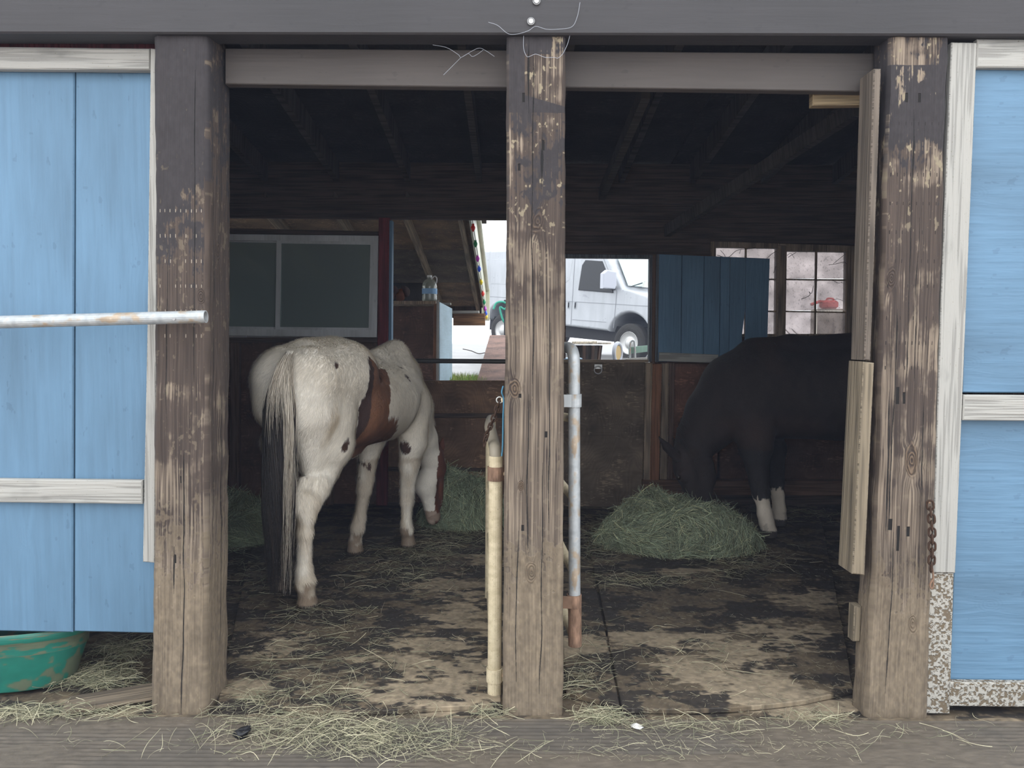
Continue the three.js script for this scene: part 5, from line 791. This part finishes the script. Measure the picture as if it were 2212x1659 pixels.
    const th1 = stainAt; if (l > 0.05) { const q = Math.hypot((a - th1[0]) / 0.05, (y - th1[1]) / 0.1); if (q < 1.2) c = c.map((v, i) => lerp(v, [0.5, 0.38, 0.22][i], sstep(1.2, 0.2, q + 0.5 * (nF - 0.5)) * 0.6)); }
    if (!isHead && y < 0.72 && y > 0.5 && a > 0.6 && l < 0) { if (vn3(p.x * 20, p.y * 20, p.z * 20, 12) > 0.74) c = [0.09, 0.05, 0.035]; }
    if (isHead) { len = 0.35; const q = p.x - W(929, 1000, 5.3).x, fz = CAM_Z - p.z - 5.3; const s = q * 0.9 + fz * 0.6 + w1 * 0.7; if (s > 0.03 + 0.05 * sstep(0.5, 0.3, y) * 0 && y < 0.72) c = [0.13, 0.045, 0.025].map((v) => v * (0.8 + 0.4 * nF)); if (y < 0.16 && s < 0.05) c = [0.42, 0.32, 0.25]; if (p.distanceTo(MU) < 0.055 && y < 0.14) c = [0.3, 0.22, 0.17]; }
    return [...c, len];
  };
  paintBody(g, colour);
  const H = thing('horse', 'brown and white paint horse seen from behind, head down at the floor', 'horse', V(X0, 0, ZD(D0)));
  const body = mesh('body', g, furMat, H);
  const flow = (p) => { const [a, y, l] = loc(p); return y < 0.6 ? V(0.05, -1, 0.12) : V(-sn * 0.55 + 0.0, -0.85, cs * 0.55); };
  const gw = g.clone().translate(H.position.x, 0, H.position.z);
  const ch = coat(gw, colour, flow, 190000, 0.026, 0.0022, 41, coatMat); ch.name = 'coat_hair'; ch.position.set(-H.position.x, 0, -H.position.z); H.add(ch);
  // tail
  const r = rngOf(61), S1 = [], C = new THREE.CatmullRomCurve3([W(626, 758, 3.70), W(618, 780, 3.63), W(612, 815, 3.59), W(608, 870, 3.57), W(607, 960, 3.57), W(606, 1090, 3.58), W(607, 1285, 3.62)]);
  for (let i = 0; i < 2600; i++) {
    const dark = i % 8 < 5, far = !dark && r() < 0.17, t0 = dark ? 0.12 + 0.3 * r() : 0.02 + 0.22 * r() * r(), t1 = dark ? 0.72 + 0.3 * r() : far ? 0.5 + 0.5 * r() : 0.16 + 0.26 * r() * r(), a = r() * 6.28, side = dark ? -0.008 + 0.058 * Math.cos(a) : far ? 0.034 + 0.026 * r() : -0.05 + 0.1 * r(), dep = 0.045 * Math.sin(a), pts = [], ph = r() * 6, wob = 0.004 + 0.01 * r(), n = 14, slip = (r() - 0.5) * 0.03;
    for (let k = 0; k <= n; k++) { const t = lerp(t0, Math.min(1, t1), k / n), p = C.getPointAt(t), spread = 0.3 + 0.8 * sstep(0, 0.3, t) - 0.35 * sstep(0.6, 1, t); const over = dark ? 0 : 0.025; p.x += side * spread + wob * Math.sin(ph + t * 11) + slip * t; p.z += dep * spread + over * sstep(0, 0.2, t) + wob * 0.6 * Math.cos(ph + t * 9); p.y += 0.006 * Math.sin(ph); pts.push(p); }
    const q = r(); const c0 = dark ? [0.02, 0.017, 0.016].map((v) => v * (0.6 + q)) : [0.78, 0.71, 0.6].map((v, k) => lerp(v, [0.36, 0.29, 0.21][k], q * 0.8)), c1 = dark ? (r() < 0.12 ? [0.07, 0.045, 0.03] : c0) : c0.map((v) => v * 0.7);
    S1.push({ pts, w: 0.0012 + 0.0012 * r(), c0, c1 });
  }
  const core = []; for (let i = 0; i < 260; i++) { const a = r() * 6.28, ra = 0.016 * Math.sqrt(r()), pts = []; for (let k = 0; k <= 10; k++) { const t = lerp(0, 0.25, k / 10), p = C.getPointAt(t); p.x += Math.cos(a) * ra; p.z += Math.sin(a) * ra; pts.push(p); } core.push({ pts, w: 0.005, c0: [0.8, 0.75, 0.66], c1: [0.6, 0.52, 0.4] }); }
  mesh('tail', hair([...core, ...S1]), hairMat, H, 'long tail, black below with cream strands');
  // thin mane along the crest
  const ms = []; for (let i = 0; i < 500; i++) { const t = r(), p = t < 0.35 ? L(0.86, 1.335, 0).lerp(W(884, 760, 4.92), t / 0.35) : W(884, 760, 4.92).lerp(W(945, 960, 5.42), (t - 0.35) / 0.65), pts = [], ln = 0.04 + 0.06 * r(); p.x += 0.02 * (r() - 0.5); for (let k = 0; k <= 5; k++) { const q = k / 5; pts.push(V(p.x + ln * q * (0.15 + 0.25 * (r() - 0.5)) - 0.03 * q * q, p.y - 0.02 + ln * (q * 0.75 - q * q * 0.85), p.z - ln * q * 0.5)); } ms.push({ pts, w: 0.0016, c0: cream, c1: [0.5, 0.42, 0.3] }); }
  mesh('mane', hair(ms), hairMat, H);
}
{ // ---- the dark bay horse, side on, muzzle in the hay
  const A = 5.42; // distance of its midline
  const PX = (px) => (px - CX) / (F / A);
  const B = (px, py, dd = 0) => W(px, py, A + dd);
  const pt = (x, y, l = 0) => V(x, y, ZD(A + l)); // l > 0 is its far side
  const two = (x, y, l, ra, x2, y2, l2, rb) => [[pt(x, y, l), pt(x2, y2, l2), ra, rb], [pt(x, y, -l), pt(x2, y2, -l2), ra, rb]];
  const trunk = [
    ...two(1.78, 1.02, 0.06, 0.27, 2.3, 1.0, 0.09, 0.285), ...two(2.3, 1.0, 0.09, 0.285, 2.75, 1.06, 0.09, 0.27),
    [pt(1.8, 0.96), pt(2.4, 0.95), 0.29, 0.28], [pt(1.70, 1.27), pt(1.94, 1.285), 0.1, 0.105], [pt(1.98, 1.27), pt(2.55, 1.3), 0.11, 0.13],
    ...two(2.7, 1.14, 0.1, 0.25, 2.92, 1.1, 0.1, 0.22), ...two(2.85, 0.95, 0.13, 0.19, 2.72, 0.82, 0.15, 0.17),
    ...two(1.66, 1.04, 0.1, 0.2, 1.6, 0.88, 0.13, 0.17), [pt(1.62, 0.96), pt(1.5, 0.9), 0.2, 0.15],
  ];
  const neck = [[pt(1.72, 1.13), B(1588, 838), 0.2, 0.235], [B(1588, 838), B(1540, 893, -0.02), 0.225, 0.185], [B(1540, 893, -0.02), B(1508, 945, -0.05), 0.175, 0.14], [B(1508, 945, -0.05), B(1490, 985, -0.08), 0.135, 0.11], [pt(1.58, 0.98), B(1540, 920, -0.02), 0.2, 0.16]];
  const head = [[B(1484, 985, -0.1), B(1484, 1018, -0.12), 0.1, 0.085], [B(1482, 1010, -0.12), B(1508, 1095, -0.16), 0.082, 0.055], [B(1516, 1008, -0.1), B(1522, 1030, -0.11), 0.088, 0.08], [B(1520, 1030, -0.11), B(1518, 1100, -0.15), 0.075, 0.05], [B(1506, 1098, -0.16), B(1514, 1108, -0.16), 0.055, 0.055], [B(1471, 1026, -0.19), B(1475, 1034, -0.19), 0.025, 0.025]];
  const ear = [[B(1462, 987, -0.16), B(1440, 965, -0.19), 0.034, 0.03], [B(1440, 965, -0.19), B(1422, 942, -0.21), 0.028, 0.005]], earF = [[B(1470, 980, -0.02), B(1452, 944, 0.02), 0.034, 0.006]];
  const lfo = [[pt(1.66, 0.9, -0.15), B(1632, 965, -0.2), 0.17, 0.115], [B(1630, 960, -0.2), B(1640, 1040, -0.21), 0.105, 0.062], [B(1640, 1040, -0.21), B(1644, 1066, -0.21), 0.066, 0.06], [B(1645, 1066, -0.21), B(1652, 1110, -0.21), 0.052, 0.044], [B(1652, 1110, -0.21), B(1656, 1128, -0.21), 0.05, 0.052], [B(1657, 1132, -0.21), B(1661, 1146, -0.21), 0.044, 0.048], [B(1661, 1149, -0.21), B(1661, 1161, -0.21), 0.05, 0.054]];
  const rfo = [[pt(1.7, 0.9, 0.12), B(1668, 970, 0.12), 0.15, 0.1], [B(1668, 970, 0.12), B(1676, 1040, 0.13), 0.09, 0.058], [B(1676, 1040, 0.13), B(1680, 1070, 0.13), 0.05, 0.042], [B(1680, 1070, 0.13), B(1683, 1100, 0.13), 0.044, 0.048], [B(1684, 1104, 0.13), B(1684, 1118, 0.13), 0.042, 0.048], [B(1684, 1122, 0.13), B(1683, 1132, 0.13), 0.048, 0.052]];
  const hind = (l, dx) => [[pt(2.74 + dx, 0.85, l), pt(2.66 + dx, 0.72, l), 0.17, 0.13], [pt(2.68 + dx, 0.72, l), pt(2.9 + dx, 0.54, l), 0.11, 0.065], [pt(2.9 + dx, 0.54, l), pt(2.86 + dx, 0.16, l), 0.058, 0.045], [pt(2.86 + dx, 0.16, l), pt(2.82 + dx, 0.08, l), 0.05, 0.045], [pt(2.81 + dx, 0.06, l), pt(2.8 + dx, 0.05, l), 0.05, 0.054]];
  const f0 = makeField([{ k: 0.08, kt: 0.01, prims: trunk }, { k: 0.07, kt: 0.09, prims: neck }, { k: 0.03, kt: 0.035, prims: head }, { k: 0.01, kt: 0.012, prims: ear }, { k: 0.01, kt: 0.012, prims: earF }, { k: 0.025, kt: 0.05, prims: lfo }, { k: 0.025, kt: 0.05, prims: rfo }, { k: 0.03, kt: 0.06, prims: hind(-0.14, 0) }, { k: 0.03, kt: 0.06, prims: hind(0.14, 0.12) }]);
  const f = (x, y, z) => Math.max(f0(x, y, z), 0.012 - y);
  const g = surfaceNets(f, V(0.95, -0.03, -3.25), V(3.3, 1.55, -2.15), 0.0105);
  const colour = (p) => {
    const n = vn3(p.x * 30, p.y * 14, p.z * 30, 5), b = vn3(p.x * 4, p.y * 4, p.z * 4, 6);
    let c = [0.017, 0.0105, 0.0082].map((v, i) => v * (0.75 + 0.5 * n) + [0.014, 0.006, 0.003][i] * sstep(0.45, 0.8, b)), len = 1;
    if (p.y < 0.62 && p.x > 1.45) c = [0.014, 0.011, 0.011];
    const w = 0.03 * (vn3(p.x * 40, p.y * 30, p.z * 40, 7) - 0.5) + 0.03 * (vn3(p.x * 90, 0, p.z * 90, 8) - 0.5);
    if (p.x > 1.5 && p.x < 2.4 && p.y + w < 0.285) { c = [0.66, 0.58, 0.48].map((v) => v * (0.85 + 0.25 * n)); if (p.y < 0.06) c = [0.05, 0.04, 0.035]; else if (p.y < 0.12 && n > 0.5) c = c.map((v) => v * 0.7); len = 0.6; }
    if (p.x < 1.45) len = 0.5;
    return [...c, len];
  };
  paintBody(g, colour);
  const H = thing('horse', 'dark bay horse with white forefeet eating from the hay pile', 'horse', V(2.2, 0, ZD(A)));
  mesh('body', g, S({ vertexColors: true, roughness: 0.85 }), H);
  const gw = g.clone().translate(2.2, 0, ZD(A));
  const ch = coat(gw, colour, (p) => (p.y < 0.6 ? V(0.1, -1, 0) : V(0.8, -0.6, 0)), 70000, 0.016, 0.002, 42, S({ color: 0xffffff, roughness: 0.75, side: THREE.DoubleSide })); ch.name = 'coat_hair'; ch.position.set(-2.2, 0, -ZD(A)); H.add(ch);
  const e = new THREE.SphereGeometry(0.018, 16, 12), ep = B(1466, 1031, -0.2); e.translate(ep.x, ep.y, ep.z); mesh('eye', e, S({ color: 0x1a120c, roughness: 0.1 }), H);
  const r = rngOf(71), ms = [], cr = new THREE.CatmullRomCurve3([pt(1.8, 1.36), B(1590, 756), B(1545, 806), B(1503, 862), B(1470, 915, -0.03), B(1462, 955, -0.06)]);
  for (let i = 0; i < 1100; i++) { const t = r(), p = cr.getPointAt(t), sd = r() < 0.5 ? -1 : 1, ln = 0.1 + 0.14 * r(), pts = []; for (let k = 0; k <= 7; k++) { const q = k / 7; pts.push(V(p.x + ln * 0.45 * q + 0.01 * Math.sin(i + q * 5), p.y + 0.004 - ln * q * 0.9 + 0.02 * q * (1 - q), p.z - sd * (0.03 + 0.13 * Math.sqrt(q)) * (sd > 0 ? 0.8 : 1))); } const gr = t > 0.16 && t < 0.24 && r() < 0.12; ms.push({ pts, w: 0.0018, c0: gr ? [0.3, 0.26, 0.25] : [0.012, 0.010, 0.011], c1: gr ? [0.3, 0.26, 0.25] : [0.02, 0.015, 0.013] }); }
  mesh('mane', hair(ms), hairMat, H);
  const ts = []; for (let i = 0; i < 500; i++) { const a = r() * 6.28, ra = 0.05 * Math.sqrt(r()), pts = []; for (let k = 0; k <= 9; k++) { const q = k / 9; pts.push(V(3.08 + 0.08 * sstep(0, 0.3, q) + Math.cos(a) * ra * (0.4 + q), 1.16 - 0.85 * q, ZD(A) + Math.sin(a) * ra * (0.4 + q))); } ts.push({ pts, w: 0.003, c0: [0.012, 0.01, 0.01], c1: [0.02, 0.016, 0.014] }); }
  mesh('tail', hair(ts), hairMat, H);
}

// ================================================================== HAY
const strawGeos = [0, 1, 2, 3].map((k) => { // bent flat straws of unit length along x
  const n = 7, pos = [], idx = [], bend = [0.04, 0.14, 0.25, -0.1][k], w = 0.5;
  for (let i = 0; i <= n; i++) { const t = i / n, x = t - 0.5, y = bend * (4 * x * x - 1) * -0.5, z = [0.02, 0.05, -0.08, 0.1][k] * Math.sin(t * 5 + k), tw = t * 1.5 + k, ww = w * (i === n ? 0.3 : 1); pos.push(x, y + Math.sin(tw) * 0.0, z, x, y, z, x, y, z); const c = Math.cos(tw) * ww, s = Math.sin(tw) * ww; pos.splice(-9, 9, x, y, z, x, y, z, x, y, z); pos[pos.length - 9 + 1] += 0; pos.dirs = pos.dirs || []; pos.dirs.push([c, s]); }
  return { pos, n, bend, k };
});
function strawGeometry(k, width) { // width relative to length
  const { n, pos } = strawGeos[k], P = [], idx = [];
  for (let i = 0; i <= n; i++) { const x = pos[i * 9], y = pos[i * 9 + 1], z = pos[i * 9 + 2], [c, s] = pos.dirs[i]; for (let q = 0; q < 3; q++) { const a = q * 2.094; const u = Math.cos(a), v = Math.sin(a) * 0.45; P.push(x, y + (u * s + v * c) * width, z + (u * c - v * s) * width); } }
  for (let i = 0; i < n; i++) for (let q = 0; q < 3; q++) { const a = i * 3 + q, b = i * 3 + (q + 1) % 3; idx.push(a, b, a + 3, b, b + 3, a + 3); }
  const g = new THREE.BufferGeometry(); g.setAttribute('position', new THREE.Float32BufferAttribute(P, 3)); g.setIndex(idx); g.computeVertexNormals(); return g;
}
const hayMat = S({ color: 0xffffff, roughness: 0.8 });
const SG = [0, 1, 2, 3].map((k) => strawGeometry(k, 0.019));
function hayPile(label, c, rx, rz, h, n, seed, tint) {
  const t = thing('hay_pile', label, 'hay', V(c.x, 0, c.z), null), r = rngOf(seed);
  const hAt = (x, z) => { const q = (x / rx) ** 2 + (z / rz) ** 2; return q > 1.3 ? 0 : h * Math.pow(clamp(1 - q / 1.25), 0.75) * (0.5 + 0.85 * vn(x * 5.5 + 3, z * 5.5, seed)); };
  const mg = new THREE.CircleGeometry(0.98, 64); { const P = [], I = [], na = 60, nr = 16; for (let j = 0; j <= nr; j++) for (let i = 0; i < na; i++) { const a = i / na * 6.2832, q = j / nr * 1.0, x = Math.cos(a) * q * rx, z = Math.sin(a) * q * rz; P.push(x, Math.max(0.0115, (hAt(x, z) - 0.04) * (1 - q * q * q)), z); } for (let j = 0; j < nr; j++) for (let i = 0; i < na; i++) { const a = j * na + i, b = j * na + (i + 1) % na; I.push(a, b, a + na, b, b + na, a + na); } mg.setAttribute('position', new THREE.Float32BufferAttribute(P, 3)); mg.deleteAttribute('uv'); mg.deleteAttribute('normal'); mg.setIndex(I); } mg.computeVertexNormals();
  const core = new THREE.Mesh(mg, S({ color: 0x8e977c, roughness: 1 })); core.name = 'packed_core'; core.castShadow = core.receiveShadow = true; t.add(core);
  for (let k = 0; k < 4; k++) {
    const m = Math.floor(n / 4), im = new THREE.InstancedMesh(SG[k], hayMat, m), M4 = new THREE.Matrix4(), E = new THREE.Euler(), Q = new THREE.Quaternion(), col = new THREE.Color(), N = V(), up = V(0, 1, 0), Q2 = new THREE.Quaternion();
    for (let i = 0; i < m; i++) {
      const a = r() * 6.283, q = Math.sqrt(r()) * 1.12, x = Math.cos(a) * q * rx, z = Math.sin(a) * q * rz, e = 0.02, y = hAt(x, z); N.set(hAt(x - e, z) - hAt(x + e, z), 2 * e, hAt(x, z - e) - hAt(x, z + e)).normalize();
      const swirl = 2.4 * vn(x * 5, z * 5, seed + 5) * 3.1 + 1.3 * (r() - 0.5), L = 0.08 + 0.17 * r() * r() + 0.03;
      E.set(r() * 6.28, swirl, (r() - 0.5) * (r() < 0.2 ? 1.8 : 0.7), 'YZX'); Q.setFromEuler(E); Q2.setFromUnitVectors(up, N); Q.premultiply(Q2);
      M4.compose(V(x, Math.max(0.004, y - 0.012 + 0.03 * r()), z), Q, V(L, L * 0.9, L * 0.9)); im.setMatrixAt(i, M4);
      const b = 0.3 + 1.35 * r() * (0.6 + 0.8 * vn(x * 24, z * 24, seed + 8)), y2 = r() < 0.24; im.setColorAt(i, col.setRGB((y2 ? 0.46 : 0.29) * b * tint[0], (y2 ? 0.46 : 0.335) * b * tint[1], (y2 ? 0.28 : 0.225) * b * tint[2]));
    }
    im.name = 'straws'; im.userData.kind = 'stuff'; im.castShadow = im.receiveShadow = true; t.add(im);
  }
  return t;
}
{
  const c = G(1470, 1180); hayPile('big loose green hay pile under the dark horse muzzle', V(c.x, 0, c.z - 0.06), 0.49, 0.35, 0.275, 11500, 81, [1.05, 1.05, 1.05]);
  const c2 = W(1005, 1115, 5.55); hayPile('hay pile at the back wall beside the paint horse head', V(c2.x, 0, c2.z - 0.05), 0.30, 0.26, 0.38, 5500, 82, [0.95, 0.98, 0.98]);
  const c3 = G(520, 1165); hayPile('small dark hay heap behind the post in paint horse stall', V(c3.x - 0.05, 0, c3.z), 0.32, 0.26, 0.26, 3600, 83, [0.9, 0.95, 0.9]);
  // loose straws
  const r = rngOf(85), items = [];
  const clus = [ // px, py, spread x, spread y, number, pale share
    [640, 1570, 230, 60, 900, 0.55], [820, 1600, 260, 50, 1100, 0.55], [700, 1500, 180, 40, 260, 0.5], [600, 1440, 120, 60, 90, 0.4], [700, 1340, 150, 60, 220, 0.3], [860, 1240, 180, 60, 380, 0.25], [980, 1160, 110, 40, 600, 0.2], [900, 1200, 160, 40, 420, 0.2], [560, 1250, 70, 60, 160, 0.2], [760, 1420, 250, 70, 160, 0.4],
    [1300, 1555, 60, 22, 420, 0.4], [1500, 1575, 260, 24, 300, 0.4], [1760, 1560, 90, 16, 180, 0.5], [1500, 1420, 260, 90, 130, 0.6], [1420, 1260, 200, 24, 300, 0.4], [1300, 1170, 60, 60, 700, 0.2], [1600, 1220, 140, 40, 320, 0.35], [1720, 1110, 100, 25, 220, 0.2], [1290, 1420, 60, 90, 90, 0.5], [1250, 1480, 50, 40, 110, 0.5],
    [210, 1470, 110, 35, 700, 0.45], [260, 1410, 80, 30, 420, 0.3], [60, 1550, 120, 16, 420, 0.6], [200, 1545, 180, 16, 260, 0.5], [1100, 1630, 500, 30, 150, 0.6], [1990, 1600, 220, 40, 90, 0.5], [300, 1620, 300, 40, 60, 0.6], [1060, 1545, 50, 12, 130, 0.5], [560, 1510, 60, 20, 110, 0.5], [1500, 1620, 300, 30, 60, 0.6],
  ];
  const gauss = () => (r() + r() + r() - 1.5) / 1.5;
  for (const [px, py, sx, sy, n, pale] of clus) for (let i = 0; i < n * (py > 1480 ? 0.5 : 0.85); i++) { const x = px + gauss() * sx * 1.25, y = py + gauss() * sy * 1.25; if (y < 1085) continue; const p = G(x, y); if (p.z > 0.62 || p.z < -3.4) continue; items.push([p.x, p.z, r() < pale]); }
  const per = [[], [], [], []]; for (const it of items) per[Math.floor(r() * 4)].push(it);
  const SGL = [0, 1, 2, 3].map((k) => strawGeometry(k, 0.02));
  const t = thing('loose_hay', 'loose hay stalks scattered over the stall floors and mats', 'hay', V(0, 0, 0), null, 'stuff');
  per.forEach((list, k) => {
    const im = new THREE.InstancedMesh(SGL[k], hayMat, list.length), M4 = new THREE.Matrix4(), Q = new THREE.Quaternion(), E = new THREE.Euler(), col = new THREE.Color();
    list.forEach(([x, z, pale], i) => { const L = 0.035 + 0.2 * r() * r() * (pale ? 1.1 : 0.8), b = 0.5 + 0.8 * r(); E.set(r() * 6.28, r() * 6.28, (r() - 0.5) * 0.3, 'YZX'); Q.setFromEuler(E); M4.compose(V(x, 0.012 + 0.01 * r(), z), Q, V(L, Math.min(L, 0.1) * 1.15, Math.min(L, 0.1) * 1.15)); im.setMatrixAt(i, M4); im.setColorAt(i, pale ? col.setRGB(0.50 * b, 0.46 * b, 0.31 * b) : col.setRGB(0.27 * b, 0.27 * b, 0.17 * b)); });
    im.name = 'straws'; im.userData.kind = 'stuff'; im.castShadow = im.receiveShadow = true; t.add(im);
  });
}
{ // short chaff trodden into the floor and mats
  const r = rngOf(87), n = 5200, im = new THREE.InstancedMesh(strawGeometry(0, 0.05), hayMat, n), M4 = new THREE.Matrix4(), Q = new THREE.Quaternion(), E = new THREE.Euler(), col = new THREE.Color();
  for (let i = 0; i < n; i++) { const px = r() < 0.5 ? 490 + 590 * r() : r() < 0.75 ? 1220 + 630 * r() : 2212 * r(), py = 1120 + 530 * Math.pow(r(), 0.8), p = G(px, py), L = 0.008 + 0.024 * r(), b = 0.4 + 0.8 * r(); E.set(r() * 6.28, r() * 6.28, (r() - 0.5) * 0.2, 'YZX'); Q.setFromEuler(E); M4.compose(V(p.x, 0.0095 + 0.002 * r(), p.z), Q, V(L, L, L)); im.setMatrixAt(i, M4); im.setColorAt(i, col.setRGB(0.42 * b, 0.39 * b, 0.26 * b)); }
  im.name = 'chaff'; im.castShadow = im.receiveShadow = true; scene.add(im); tag(im, 'short bits of chaff trodden into the mats', 'chaff', null, 'stuff');
}

renderer.render(scene, camera);
